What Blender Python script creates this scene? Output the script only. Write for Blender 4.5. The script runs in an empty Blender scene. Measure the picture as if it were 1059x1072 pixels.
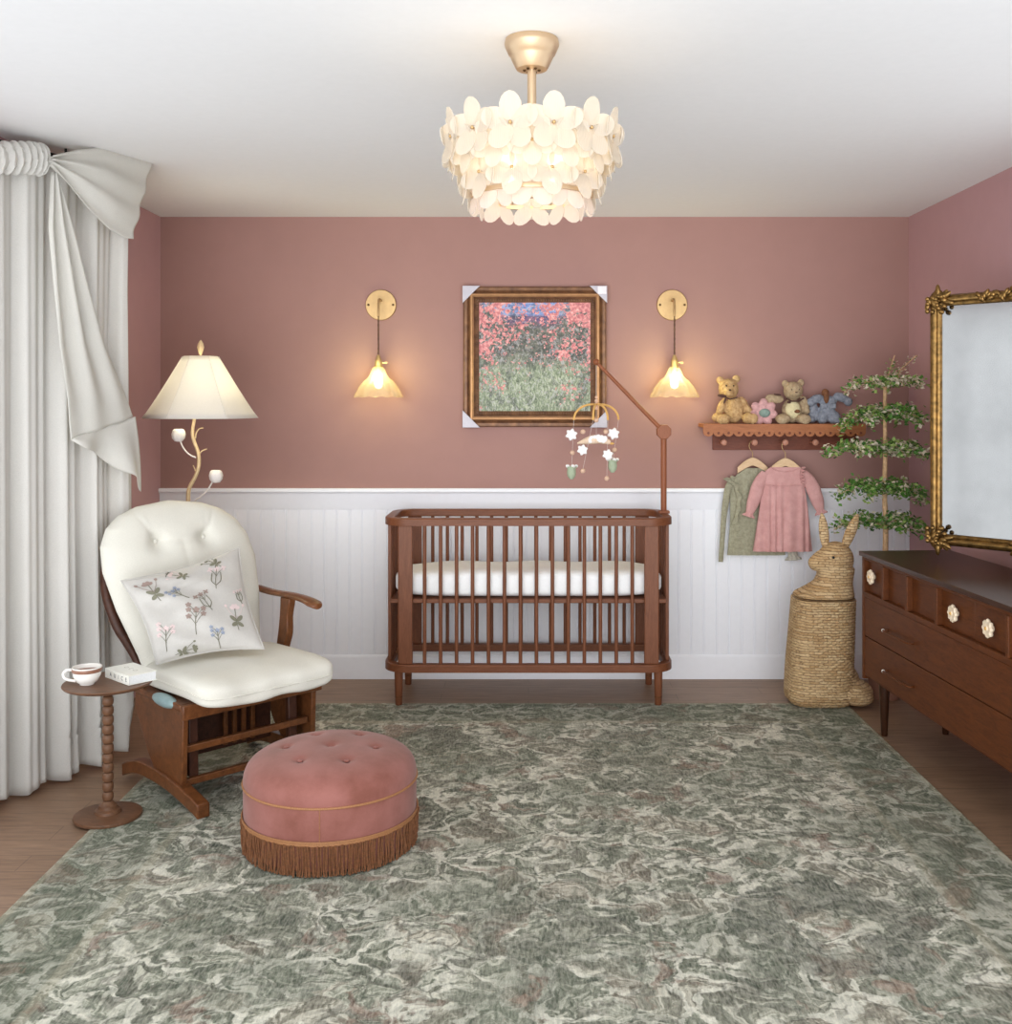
import bpy, math, random
from mathutils import Vector, Matrix
random.seed(7)
PI = math.pi
S = bpy.context.scene
COL = S.collection

# ------------------------------------------------------------------ helpers
def lin(c):
    r = []
    for v in c[:3]:
        v = v / 255.0
        r.append(v / 12.92 if v <= 0.04045 else ((v + 0.055) / 1.055) ** 2.4)
    return (r[0], r[1], r[2], 1.0)

def at(px, py, Y):
    """a measured photo point at depth Y -> metres"""
    return Vector(((px - 553) * Y / 1100.0, Y, 1.63 - (py - 420) * Y / 1100.0))

class MB:
    def __init__(s):
        s.v = []; s.f = []; s.m = []; s.mi = 0
    def add(s, vs, fs):
        b = len(s.v)
        s.v += [tuple(p) for p in vs]
        for f in fs:
            s.f.append([b + i for i in f]); s.m.append(s.mi)
        return s
    def box(s, c, d, M=None):
        x, y, z = d[0] / 2, d[1] / 2, d[2] / 2
        vs = [Vector((a * x, b * y, e * z)) for a in (-1, 1) for b in (-1, 1) for e in (-1, 1)]
        if M is not None: vs = [M @ p for p in vs]
        vs = [p + Vector(c) for p in vs]
        return s.add(vs, [(0, 1, 3, 2), (4, 6, 7, 5), (0, 4, 5, 1), (2, 3, 7, 6), (0, 2, 6, 4), (1, 5, 7, 3)])
    def bx(s, x0, x1, y0, y1, z0, z1):
        return s.box(((x0 + x1) / 2, (y0 + y1) / 2, (z0 + z1) / 2), (x1 - x0, y1 - y0, z1 - z0))
    def rings(s, rs, closed=True, cap0=True, cap1=True):
        n = len(rs[0]); vs = [p for r in rs for p in r]; fs = []
        for i in range(len(rs) - 1):
            for j in range(n if closed else n - 1):
                k = (j + 1) % n
                fs.append((i * n + j, i * n + k, (i + 1) * n + k, (i + 1) * n + j))
        if cap0 and closed: fs.append(tuple(reversed(range(n))))
        if cap1 and closed: fs.append(tuple((len(rs) - 1) * n + j for j in range(n)))
        return s.add(vs, fs)
    def lathe(s, prof, c=(0, 0, 0), n=32, M=None, rf=None, cap0=True, cap1=True):
        rs = []
        for r, z in prof:
            ring = []
            for j in range(n):
                a = 2 * PI * j / n
                k = rf(a, z) if rf else 1
                p = Vector((r * k * math.cos(a), r * k * math.sin(a), z))
                if M is not None: p = M @ p
                ring.append(p + Vector(c))
            rs.append(ring)
        return s.rings(rs, True, cap0, cap1)
    def tube(s, pts, r, n=10, cap=True, flat=1.0):
        pts = [Vector(p) for p in pts]; m = len(pts)
        rr = r if isinstance(r, (list, tuple)) else [r] * m
        t0 = (pts[1] - pts[0]).normalized()
        up = Vector((0, 0, 1)) if abs(t0.z) < 0.9 else Vector((1, 0, 0))
        a = t0.cross(up).normalized(); rs = []
        for i in range(m):
            t = (pts[min(i + 1, m - 1)] - pts[max(i - 1, 0)]).normalized()
            a = (a - t * a.dot(t)).normalized(); b = t.cross(a)
            rs.append([pts[i] + (a * math.cos(2 * PI * j / n) + b * math.sin(2 * PI * j / n) * flat) * rr[i] for j in range(n)])
        return s.rings(rs, True, cap, cap)
    def ball(s, c, r, n=16, m=10, M=None):
        if not isinstance(r, (tuple, list)): r = (r, r, r)
        top = []
        rs = []
        for i in range(1, m):
            t = PI * i / m
            ring = []
            for j in range(n):
                a = 2 * PI * j / n
                p = Vector((r[0] * math.sin(t) * math.cos(a), r[1] * math.sin(t) * math.sin(a), -r[2] * math.cos(t)))
                if M is not None: p = M @ p
                ring.append(p + Vector(c))
            rs.append(ring)
        b0 = len(s.v)
        s.rings(rs, True, False, False)
        p0 = Vector((0, 0, -r[2])); p1 = Vector((0, 0, r[2]))
        if M is not None: p0 = M @ p0; p1 = M @ p1
        s.v += [tuple(p0 + Vector(c)), tuple(p1 + Vector(c))]
        i0 = len(s.v) - 2; i1 = i0 + 1; l = b0 + (m - 2) * n
        for j in range(n):
            k = (j + 1) % n
            s.f.append([i0, b0 + k, b0 + j]); s.m.append(s.mi)
            s.f.append([i1, l + j, l + k]); s.m.append(s.mi)
        return s
    def grid(s, f, nu, nv, cu=False, cv=False):
        vs = []
        for i in range(nu):
            for j in range(nv):
                vs.append(f(i / (nu if cu else nu - 1), j / (nv if cv else nv - 1)))
        fs = []
        for i in range(nu if cu else nu - 1):
            for j in range(nv if cv else nv - 1):
                a = (i + 1) % nu; b = (j + 1) % nv
                fs.append((i * nv + j, a * nv + j, a * nv + b, i * nv + b))
        return s.add(vs, fs)
    def prism(s, poly, d):
        d = Vector(d); n = len(poly); P = [Vector(p) for p in poly]
        return s.rings([P, [p + d for p in P]])

def root_of(o):
    while o.parent: o = o.parent
    return o

def obj(name, mb, mat, parent=None, world=False, smooth=True, bevel=0, solid=0, sub=0, remesh=0, fur=0, disp=None, angle=40):
    me = bpy.data.meshes.new(name)
    me.from_pydata(mb.v, [], mb.f); me.validate()
    mats = mat if isinstance(mat, (list, tuple)) else [mat]
    for m in mats: me.materials.append(m)
    if len(mats) > 1 and len(me.polygons) == len(mb.m):
        for p, i in zip(me.polygons, mb.m): p.material_index = i
    o = bpy.data.objects.new(name, me); COL.objects.link(o)
    if parent is not None:
        o.parent = parent
        if world: me.transform(root_of(parent).matrix_basis.inverted())
    if smooth:
        for p in me.polygons: p.use_smooth = True
        try: me.set_sharp_from_angle(angle=math.radians(angle))
        except Exception: pass
    if remesh:
        r = o.modifiers.new('r', 'REMESH'); r.mode = 'VOXEL'; r.voxel_size = remesh; r.use_smooth_shade = True
        q = o.modifiers.new('s', 'SMOOTH'); q.factor = 0.6; q.iterations = 4
    if bevel:
        b = o.modifiers.new('b', 'BEVEL'); b.width = bevel; b.segments = 3; b.limit_method = 'ANGLE'; b.angle_limit = math.radians(40)
        b.harden_normals = False
    if solid:
        q = o.modifiers.new('t', 'SOLIDIFY'); q.thickness = solid; q.offset = 0
    if sub:
        q = o.modifiers.new('u', 'SUBSURF'); q.levels = sub; q.render_levels = sub
    if fur:
        t = bpy.data.textures.new('fur', 'CLOUDS'); t.noise_scale = 0.012; t.noise_depth = 1
        q = o.modifiers.new('d', 'DISPLACE'); q.texture = t; q.strength = fur; q.mid_level = 0.5; q.texture_coords = 'LOCAL'
    return o

def tag(o, label=None, cat=None, group=None, kind=None):
    if label: o['label'] = label
    if cat: o['category'] = cat
    if group: o['group'] = group
    if kind: o['kind'] = kind
    return o

def thing(name, label, cat, loc=(0, 0, 0), rz=0, group=None):
    o = bpy.data.objects.new(name, None); COL.objects.link(o)
    o.empty_display_size = 0.1
    o.location = loc; o.rotation_euler = (0, 0, rz)
    o.matrix_basis = Matrix.Translation(loc) @ Matrix.Rotation(rz, 4, 'Z')
    return tag(o, label, cat, group)

def struct(name, mb, mat, **k):
    o = obj(name, mb, mat, None, **k); o['kind'] = 'structure'; return o

def copy_tree(o, parent=None):
    c = o.copy(); COL.objects.link(c)
    if parent is not None: c.parent = parent
    for ch in list(o.children): copy_tree(ch, c)
    return c

def smooth_path(pts, k=6):
    P = [Vector(p) for p in pts]; out = []
    for i in range(len(P) - 1):
        p0 = P[max(i - 1, 0)]; p1 = P[i]; p2 = P[i + 1]; p3 = P[min(i + 2, len(P) - 1)]
        for j in range(k):
            t = j / k
            out.append(0.5 * ((2 * p1) + (p2 - p0) * t + (2 * p0 - 5 * p1 + 4 * p2 - p3) * t * t + (3 * p1 - p0 - 3 * p2 + p3) * t ** 3))
    out.append(P[-1]); return out

def interp(tab, t):
    if t <= tab[0][0]: return tab[0][1]
    for (a, x), (b, y) in zip(tab, tab[1:]):
        if t <= b:
            u = (t - a) / (b - a); u = u * u * (3 - 2 * u) if False else u
            return x + (y - x) * u
    return tab[-1][1]

# ------------------------------------------------------------------ materials
class NT:
    def __init__(s, name):
        s.mat = bpy.data.materials.new(name); s.mat.use_nodes = True
        s.t = s.mat.node_tree; s.t.nodes.clear()
        s.out = s.n('ShaderNodeOutputMaterial')
    def n(s, typ, **k):
        x = s.t.nodes.new(typ)
        for a, b in k.items(): setattr(x, a, b)
        return x
    def l(s, a, b): s.t.links.new(a, b)
    def coord(s, which='Object', scale=(1, 1, 1), rot=(0, 0, 0)):
        c = s.n('ShaderNodeTexCoord'); m = s.n('ShaderNodeMapping')
        m.inputs['Scale'].default_value = scale; m.inputs['Rotation'].default_value = rot
        s.l(c.outputs[which], m.inputs['Vector']); return m.outputs['Vector']
    def noise(s, vec, scale, detail=4, rough=0.55, dist=0):
        x = s.n('ShaderNodeTexNoise'); x.inputs['Scale'].default_value = scale
        x.inputs['Detail'].default_value = detail; x.inputs['Roughness'].default_value = rough
        x.inputs['Distortion'].default_value = dist
        if vec is not None: s.l(vec, x.inputs['Vector'])
        return x.outputs['Fac']
    def ramp(s, fac, stops, interp='LINEAR'):
        r = s.n('ShaderNodeValToRGB'); r.color_ramp.interpolation = interp
        e = r.color_ramp.elements
        while len(e) < len(stops): e.new(0.5)
        for i, (p, c) in enumerate(stops):
            e[i].position = p; e[i].color = c if len(c) == 4 else lin(c)
        s.l(fac, r.inputs['Fac']); return r.outputs['Color']
    def mix(s, fac, a, b, mode='MIX'):
        m = s.n('ShaderNodeMix', data_type='RGBA', blend_type=mode)
        for sock, v in ((m.inputs[0], fac), (m.inputs[6], a), (m.inputs[7], b)):
            if hasattr(v, 'links'): s.l(v, sock)
            else: sock.default_value = v
        return m.outputs[2]
    def math(s, op, a, b=0.0, c=None):
        m = s.n('ShaderNodeMath', operation=op)
        for i, v in enumerate((a, b) if c is None else (a, b, c)):
            if hasattr(v, 'links'): s.l(v, m.inputs[i])
            else: m.inputs[i].default_value = v
        return m.outputs[0]
    def sep(s, vec):
        x = s.n('ShaderNodeSeparateXYZ'); s.l(vec, x.inputs[0]); return x.outputs
    def comb(s, x, y, z):
        c = s.n('ShaderNodeCombineXYZ')
        for i, v in enumerate((x, y, z)):
            if hasattr(v, 'links'): s.l(v, c.inputs[i])
            else: c.inputs[i].default_value = v
        return c.outputs[0]
    def bsdf(s, color, rough=0.6, metal=0, bump=None, bd=0.1, bdist=0.01, **k):
        b = s.n('ShaderNodeBsdfPrincipled')
        if hasattr(color, 'links'): s.l(color, b.inputs['Base Color'])
        else: b.inputs['Base Color'].default_value = color
        if hasattr(rough, 'links'): s.l(rough, b.inputs['Roughness'])
        else: b.inputs['Roughness'].default_value = rough
        b.inputs['Metallic'].default_value = metal
        for a, v in k.items(): b.inputs[a.replace('_', ' ')].default_value = v
        if bump is not None:
            u = s.n('ShaderNodeBump'); u.inputs['Strength'].default_value = bd; u.inputs['Distance'].default_value = bdist
            s.l(bump, u.inputs['Height']); s.l(u.outputs[0], b.inputs['Normal'])
        s.b = b; s.l(b.outputs[0], s.out.inputs[0]); return s.mat

def plain(name, c, rough=0.6, metal=0, var=0.06, vs=30, bd=0.05, **k):
    t = NT(name); v = t.coord(); n = t.noise(v, vs, 3)
    a = lin(c); lo = tuple(x * (1 - var) for x in a[:3]) + (1,); hi = tuple(min(1, x * (1 + var)) for x in a[:3]) + (1,)
    return t.bsdf(t.ramp(n, [(0.3, lo), (0.7, hi)]), rough, metal, bump=n, bd=bd, bdist=0.002, **k)

def wood(name, c0, c1, rough=0.45, sc=(3, 3, 30), k=1.0, coat=0.0, spec=0.28):
    t = NT(name); v = t.coord('Object', sc)
    n = t.noise(v, 3.0 * k, 6, 0.65, 1.2)
    f = t.noise(t.coord('Object', tuple(4 * x for x in sc)), 6 * k, 2)
    col = t.mix(0.25, t.ramp(n, [(0.3, c0), (0.7, c1)]), t.ramp(f, [(0.3, c0), (0.7, c1)]))
    return t.bsdf(col, rough, bump=n, bd=0.08, bdist=0.002, Specular_IOR_Level=spec, Coat_Weight=coat, Coat_Roughness=0.25)

def fabric(name, c, weave=400, var=0.08, rough=0.9, transl=0.0, sheen=0.0, c2=None, bd=0.15, vs=14):
    t = NT(name); v = t.coord()
    a = lin(c); d = lin(c2) if c2 else tuple(x * (1 - var * 2) for x in a[:3]) + (1,)
    n = t.noise(v, vs, 5, 0.6); w = t.noise(v, weave, 1)
    col = t.mix(0.12, t.ramp(n, [(0.35, d), (0.65, a)]), t.ramp(w, [(0.3, (0, 0, 0, 1)), (0.7, a)]))
    m = t.bsdf(col, rough, bump=t.math('ADD', w, n), bd=bd, bdist=0.003, Sheen_Weight=sheen)
    if transl:
        tr = t.n('ShaderNodeBsdfTranslucent'); tr.inputs[0].default_value = a
        mx = t.n('ShaderNodeMixShader'); mx.inputs[0].default_value = transl
        t.l(t.b.outputs[0], mx.inputs[1]); t.l(tr.outputs[0], mx.inputs[2]); t.l(mx.outputs[0], t.out.inputs[0])
    return m

def emit(name, c, s):
    t = NT(name); e = t.n('ShaderNodeEmission'); e.inputs[0].default_value = lin(c); e.inputs[1].default_value = s
    t.l(e.outputs[0], t.out.inputs[0]); return t.mat

M_ceil = plain('ceiling_paint', (231, 231, 232), 0.9, var=0.01, bd=0.02)
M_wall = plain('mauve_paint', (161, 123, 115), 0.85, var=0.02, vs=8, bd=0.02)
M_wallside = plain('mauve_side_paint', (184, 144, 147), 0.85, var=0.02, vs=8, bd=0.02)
M_trim = plain('white_trim_paint', (240, 241, 246), 0.5, var=0.01, bd=0.02)
M_black = plain('dark_metal', (30, 28, 27), 0.5, 0.6)
M_brass = plain('brass', (186, 154, 108), 0.42, 0.6, var=0.08)
M_champ = plain('champagne_gold', (206, 180, 148), 0.38, 0.7, var=0.03)
M_gilt = plain('aged_gilt', (132, 102, 58), 0.36, 0.85, var=0.5, vs=40, bd=0.2)
M_giltdark = plain('dark_gilt', (88, 64, 38), 0.45, 0.8, var=0.4, vs=40, bd=0.3)
M_ceramic = plain('white_ceramic', (243, 240, 234), 0.18, var=0.01, bd=0.0)
M_cream = fabric('cream_cushion_cloth', (226, 223, 212), 500, 0.03, vs=5)
M_white = fabric('white_sheet', (252, 252, 252), 600, 0.02)
M_velvet = NT('x').mat if False else fabric('rose_velvet', (156, 98, 89), 700, 0.1, 0.75, sheen=0.2, c2=(128, 72, 58), vs=6, bd=0.05)
M_gold_trim = plain('gold_cord', (160, 110, 70), 0.55, 0.0, var=0.25, vs=300)
M_fringe = plain('bronze_fringe', (120, 76, 46), 0.7, 0.0, var=0.35, vs=120, bd=0.3)
M_crib = wood('walnut_crib', (98, 56, 34), (130, 80, 54), 0.4, (25, 25, 3))
M_cribh = wood('walnut_crib_rail', (98, 56, 34), (130, 80, 54), 0.4, (3, 25, 25))
M_arm = wood('chestnut_wood', (128, 74, 46), (150, 90, 60), 0.45, (20, 20, 4))
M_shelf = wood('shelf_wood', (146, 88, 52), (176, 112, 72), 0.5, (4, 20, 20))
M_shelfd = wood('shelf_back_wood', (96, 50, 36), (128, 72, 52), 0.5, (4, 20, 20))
M_dres = wood('dresser_walnut', (72, 34, 10), (108, 58, 24), 0.5, (16, 3, 16))
M_drest = wood('dresser_top_walnut', (44, 24, 14), (70, 40, 24), 0.3, (16, 3, 16), coat=0.15)
M_rock = wood('rocker_wood', (78, 44, 22), (128, 78, 44), 0.35, (8, 8, 8), coat=0.3)
M_rockd = wood('dark_rocker_wood', (50, 30, 24), (84, 50, 36), 0.4, (8, 8, 8))
M_tbl = wood('table_wood', (84, 58, 42), (124, 88, 64), 0.4, (5, 20, 20))
M_hang = wood('pale_hanger_wood', (205, 170, 130), (226, 196, 158), 0.5, (6, 20, 20))
M_peg = plain('turned_peg_wood', (178, 122, 98), 0.5)
M_bead = plain('natural_bead', (215, 180, 155), 0.6)
M_thread = plain('thread', (215, 205, 200), 0.8)
M_bear1 = fabric('tan_plush', (206, 172, 124), 300, 0.2, c2=(168, 128, 82), vs=60, bd=0.5)
M_bear2 = fabric('taupe_plush', (190, 168, 136), 300, 0.15, c2=(158, 134, 104), vs=60, bd=0.5)
M_bib = fabric('cream_plush', (226, 212, 168), 300, 0.1, vs=60)
M_pinkpl = fabric('pink_plush', (222, 172, 170), 300, 0.12, vs=60, bd=0.5)
M_teal = fabric('sage_teal_plush', (140, 160, 150), 300, 0.12, vs=60)
M_blue = fabric('blue_grey_knit', (150, 154, 164), 260, 0.3, c2=(116, 121, 134), vs=70, bd=0.6)
M_ribbon = fabric('brown_ribbon', (84, 56, 48), 300, 0.1)
M_brownpl = fabric('brown_plush', (130, 84, 54), 300, 0.2, vs=60)
M_eye = plain('black_bead', (20, 18, 18), 0.25)
M_dress = fabric('dusty_pink_cotton', (214, 164, 160), 500, 0.08, c2=(200, 148, 144), vs=20)
M_sage = fabric('sage_knit', (168, 164, 140), 220, 0.15, c2=(146, 142, 118), vs=60, bd=0.5)
M_lace = fabric('cream_lace', (214, 208, 192), 160, 0.2, vs=60, bd=0.5)
M_trunk = plain('pale_bark', (206, 168, 128), 0.8, var=0.25, vs=60, bd=0.3)
M_pot = plain('terracotta', (140, 96, 76), 0.8)
M_soil = plain('potting_soil', (60, 44, 36), 0.95, var=0.3, vs=90, bd=0.5)
M_leaf = []
for nm, c in (('leaf_green', (98, 152, 66)), ('leaf_light', (158, 186, 104)), ('leaf_pale', (232, 222, 200)), ('leaf_dark', (70, 116, 54))):
    M_leaf.append(fabric(nm, c, 200, 0.1, 0.55, transl=0.25))
M_curtain = fabric('white_linen', (238, 236, 231), 350, 0.02, transl=0.32, vs=4)
M_sheer = fabric('sheer_linen', (236, 234, 228), 350, 0.02, transl=0.4, vs=4)
M_shade = fabric('lamp_shade_cloth', (242, 238, 232), 500, 0.02, transl=0.5)
M_antq = plain('antique_cream_metal', (218, 190, 146), 0.45, 0.2, var=0.12)
M_bud = plain('chalk_white', (230, 222, 216), 0.7, var=0.08, vs=80, bd=0.3)
M_bulb = emit('warm_bulb', (255, 236, 200), 5.0)
M_bulb2 = emit('chandelier_bulb', (255, 236, 200), 7.0)
M_plastic = plain('clear_corner_plastic', (186, 182, 192), 0.25, var=0.05, bd=0.1)
M_sticker = plain('white_sticker', (236, 226, 230), 0.5)
M_ink = plain('grey_ink', (70, 74, 80), 0.6)
M_pale_ink = plain('pale_grey_ink', (196, 192, 182), 0.6)
M_paper = plain('book_pages', (226, 228, 228), 0.8, var=0.05, vs=200)
M_cover = plain('white_book_cover', (238, 237, 228), 0.45, var=0.01, bd=0)
M_band = plain('brown_glaze', (142, 100, 80), 0.3, var=0.1)
M_yel = plain('mustard_felt', (214, 168, 98), 0.8)
M_felt = plain('white_felt', (240, 238, 238), 0.9, var=0.02, vs=200)
M_green = plain('sage_felt', (164, 176, 150), 0.9, var=0.08, vs=200)
M_tan = plain('tan_felt', (228, 202, 176), 0.9, var=0.08, vs=60)

def glass_mat(name, c, transp, glow=0.0, ribs=0, transl=0.3):
    t = NT(name); v = t.coord()
    m = t.n('ShaderNodeMixShader'); m2 = t.n('ShaderNodeMixShader')
    tp = t.n('ShaderNodeBsdfTransparent'); tp.inputs[0].default_value = lin(c)
    b = t.n('ShaderNodeBsdfPrincipled'); b.inputs['Base Color'].default_value = lin(c); b.inputs['Roughness'].default_value = 0.12
    tr = t.n('ShaderNodeBsdfTranslucent'); tr.inputs[0].default_value = lin(c)
    if ribs:
        w = t.n('ShaderNodeTexWave'); w.inputs['Scale'].default_value = ribs; w.inputs['Distortion'].default_value = 2.0
        t.l(v, w.inputs['Vector'])
        u = t.n('ShaderNodeBump'); u.inputs['Strength'].default_value = 0.5; u.inputs['Distance'].default_value = 0.002
        t.l(w.outputs['Fac'], u.inputs['Height']); t.l(u.outputs[0], b.inputs['Normal'])
    m2.inputs[0].default_value = transl; t.l(b.outputs[0], m2.inputs[1]); t.l(tr.outputs[0], m2.inputs[2])
    m.inputs[0].default_value = transp; t.l(m2.outputs[0], m.inputs[1]); t.l(tp.outputs[0], m.inputs[2])
    t.l(m.outputs[0], t.out.inputs[0]); return t.mat
M_petal = glass_mat('ribbed_petal_glass', (246, 240, 230), 0.36, ribs=60, transl=0.5)
M_petal2 = glass_mat('ribbed_petal_glass_clear', (240, 232, 226), 0.45, ribs=60, transl=0.35)
M_sglass = glass_mat('pleated_shade_glass', (252, 244, 230), 0.80, transl=0.35)

def mat_mirror():
    t = NT('antiqued_mirror'); v = t.coord()
    n = t.noise(v, 3, 4)
    return t.bsdf(t.ramp(n, [(0.3, (158, 158, 158)), (0.7, (176, 176, 176))]), 0.12, 1.0)
M_mirror = mat_mirror()

def mat_floor():
    t = NT('wood_planks'); v = t.coord()
    br = t.n('ShaderNodeTexBrick'); br.offset = 0.37
    br.inputs['Scale'].default_value = 1.0; br.inputs['Brick Width'].default_value = 1.3; br.inputs['Row Height'].default_value = 0.13
    br.inputs['Mortar Size'].default_value = 0.002; br.inputs['Bias'].default_value = 0
    br.inputs['Color1'].default_value = lin((132, 104, 82)); br.inputs['Color2'].default_value = lin((150, 122, 100)); br.inputs['Mortar'].default_value = lin((60, 46, 38))
    t.l(v, br.inputs['Vector'])
    n = t.noise(t.coord('Object', (1.5, 14, 1)), 3, 6, 0.65, 0.8)
    col = t.mix(0.6, br.outputs['Color'], t.ramp(n, [(0.25, (98, 75, 60)), (0.75, (172, 138, 110))]))
    return t.bsdf(col, 0.45, bump=n, bd=0.08, bdist=0.003)
M_floor = mat_floor()

def mat_rug():
    t = NT('vintage_rug'); v = t.coord()
    warp = t.n('ShaderNodeTexNoise'); warp.inputs['Scale'].default_value = 5; warp.inputs['Detail'].default_value = 4
    t.l(v, warp.inputs['Vector'])
    vm = t.n('ShaderNodeVectorMath', operation='MULTIPLY_ADD'); vm.inputs[1].default_value = (0.30, 0.30, 0)
    t.l(warp.outputs['Color'], vm.inputs[0]); t.l(v, vm.inputs[2]); wv = vm.outputs[0]
    n1 = t.noise(wv, 21, 5, 0.68, 0.8)
    ve = t.n('ShaderNodeTexVoronoi'); ve.feature = 'DISTANCE_TO_EDGE'; ve.inputs['Scale'].default_value = 7.5
    vc = t.n('ShaderNodeTexVoronoi'); vc.inputs['Scale'].default_value = 7.5
    t.l(wv, ve.inputs['Vector']); t.l(wv, vc.inputs['Vector'])
    cr = t.sep(vc.outputs['Color'])[0]
    light = (228, 226, 210)
    cell = t.ramp(cr, [(0.0, (104, 114, 94)), (0.26, (92, 100, 84)), (0.45, (150, 156, 136)), (0.62, (124, 120, 104)), (0.74, (176, 176, 158)), (0.86, (134, 104, 90)), (0.93, (186, 170, 152))])
    cell = t.mix(0.68, cell, t.ramp(n1, [(0.38, (56, 62, 52)), (0.50, (122, 126, 108)), (0.60, (222, 220, 202))]))
    ed = t.math('ADD', ve.outputs['Distance'], t.math('MULTIPLY', t.math('SUBTRACT', t.noise(v, 30, 3), 0.5), 0.42))
    base = t.mix(t.math('MULTIPLY', t.ramp(ed, [(0.05, (1, 1, 1, 1)), (0.09, (0, 0, 0, 1))]), t.ramp(t.noise(v, 5, 3), [(0.40, (0.15, .15, .15, 1)), (0.52, (1, 1, 1, 1))])), cell, t.mix(0.35, lin(light), t.ramp(n1, [(0.40, (120, 124, 108)), (0.55, (226, 222, 206))])))
    # inner petals: a second, smaller net of dark lines
    v2 = t.n('ShaderNodeTexVoronoi'); v2.feature = 'DISTANCE_TO_EDGE'; v2.inputs['Scale'].default_value = 13
    t.l(wv, v2.inputs['Vector'])
    g2 = t.ramp(t.noise(v, 6, 2), [(0.44, (0, 0, 0, 1)), (0.54, (1, 1, 1, 1))])
    base = t.mix(t.math('MULTIPLY', t.math('MULTIPLY', t.ramp(v2.outputs['Distance'], [(0.03, (1, 1, 1, 1)), (0.09, (0, 0, 0, 1))]), g2), 0.62), base, lin((70, 70, 58)))
    # broad sage areas and rust areas
    n4 = t.noise(wv, 2.6, 3, 0.5, 0.2)
    base = t.mix(t.math('MULTIPLY', t.ramp(n4, [(0.52, (0, 0, 0, 1)), (0.60, (1, 1, 1, 1))]), 0.45), base, lin((92, 102, 84)))
    n3 = t.noise(wv, 4.6, 5, 0.65, 0.3)
    base = t.mix(t.math('MULTIPLY', t.ramp(n3, [(0.575, (0, 0, 0, 1)), (0.63, (1, 1, 1, 1))]), 0.7), base, t.ramp(t.noise(wv, 30, 3), [(0.4, (100, 70, 58)), (0.6, (156, 128, 110))]))
    # big round blossoms with scalloped rims
    vo = t.n('ShaderNodeTexVoronoi'); vo.inputs['Scale'].default_value = 1.15; vo.inputs['Randomness'].default_value = 0.8
    t.l(v, vo.inputs['Vector'])
    d = t.math('ADD', vo.outputs['Distance'], t.math('MULTIPLY', t.noise(v, 20, 3), 0.22))
    med = t.ramp(d, [(0.20, (0, 0, 0, 1)), (0.23, (1, 1, 1, 1)), (0.37, (1, 1, 1, 1)), (0.40, (0, 0, 0, 1))])
    base = t.mix(t.math('MULTIPLY', med, 0.55), base, t.ramp(t.noise(v, 40, 4, .7), [(0.40, (60, 68, 58)), (0.55, (112, 120, 98)), (0.66, (150, 128, 108))]))
    mx_, my_, mz_ = t.sep(wv)
    for X0, Y0, R0, col in ((1.09, 3.41, .33, (66, 74, 66)), (-.80, 3.45, .22, (80, 90, 70)), (.17, 3.40, .24, (76, 84, 68)), (.60, 4.75, .26, (84, 90, 74)), (-.35, 5.15, .22, (84, 84, 70))):
        dd = t.math('SQRT', t.math('ADD', t.math('POWER', t.math('ABSOLUTE', t.math('SUBTRACT', mx_, X0)), 2.0), t.math('POWER', t.math('ABSOLUTE', t.math('SUBTRACT', my_, Y0)), 2.0)))
        dd = t.math('DIVIDE', t.math('ADD', dd, t.math('MULTIPLY', t.math('SUBTRACT', t.noise(v, 17, 3), 0.5), 0.20)), R0)
        rg = t.ramp(dd, [(0.30, (0, 0, 0, 1)), (0.38, (1, 1, 1, 1)), (0.84, (1, 1, 1, 1)), (0.95, (0, 0, 0, 1))])
        base = t.mix(t.math('MULTIPLY', rg, 0.62), base, t.mix(0.45, lin(col), t.ramp(n1, [(0.4, (50, 54, 46)), (0.6, (150, 150, 130))])))
    # woven streaks and worn pile
    st = t.noise(t.coord('Object', (110, 26, 1)), 1.0, 4, 0.65)
    base = t.mix(0.20, base, t.ramp(st, [(0.38, (30, 32, 28)), (0.62, (236, 232, 216))]))
    x, y, z = t.sep(v)
    ex = t.math('SUBTRACT', 1.6825, t.math('ABSOLUTE', t.math('SUBTRACT', x, 0.0225)))
    ey = t.math('SUBTRACT', 5.64, y)
    e = t.math('MINIMUM', ex, ey)
    bn = t.ramp(e, [(0.0, (1, 1, 1, 1)), (0.022, (0.9, 0.9, 0.9, 1)), (0.03, (0, 0, 0, 1)), (0.31, (0, 0, 0, 1)), (0.32, (0.7, 0.7, 0.7, 1)), (0.345, (0.7, 0.7, 0.7, 1)), (0.355, (0, 0, 0, 1))])
    dk = t.ramp(e, [(0.0, (0, 0, 0, 1)), (0.03, (1, 1, 1, 1)), (0.31, (1, 1, 1, 1)), (0.33, (0, 0, 0, 1))])
    base = t.mix(t.math('MULTIPLY', dk, 0.38), base, lin((84, 94, 74)))
    base = t.mix(t.math('MULTIPLY', bn, 0.5), base, lin((164, 158, 134)))
    h = t.math('ADD', t.math('MULTIPLY', n1, 1.2), t.math('MULTIPLY', st, 0.8))
    return t.bsdf(base, 0.95, bump=h, bd=0.7, bdist=0.012)
M_rug = mat_rug()

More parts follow.
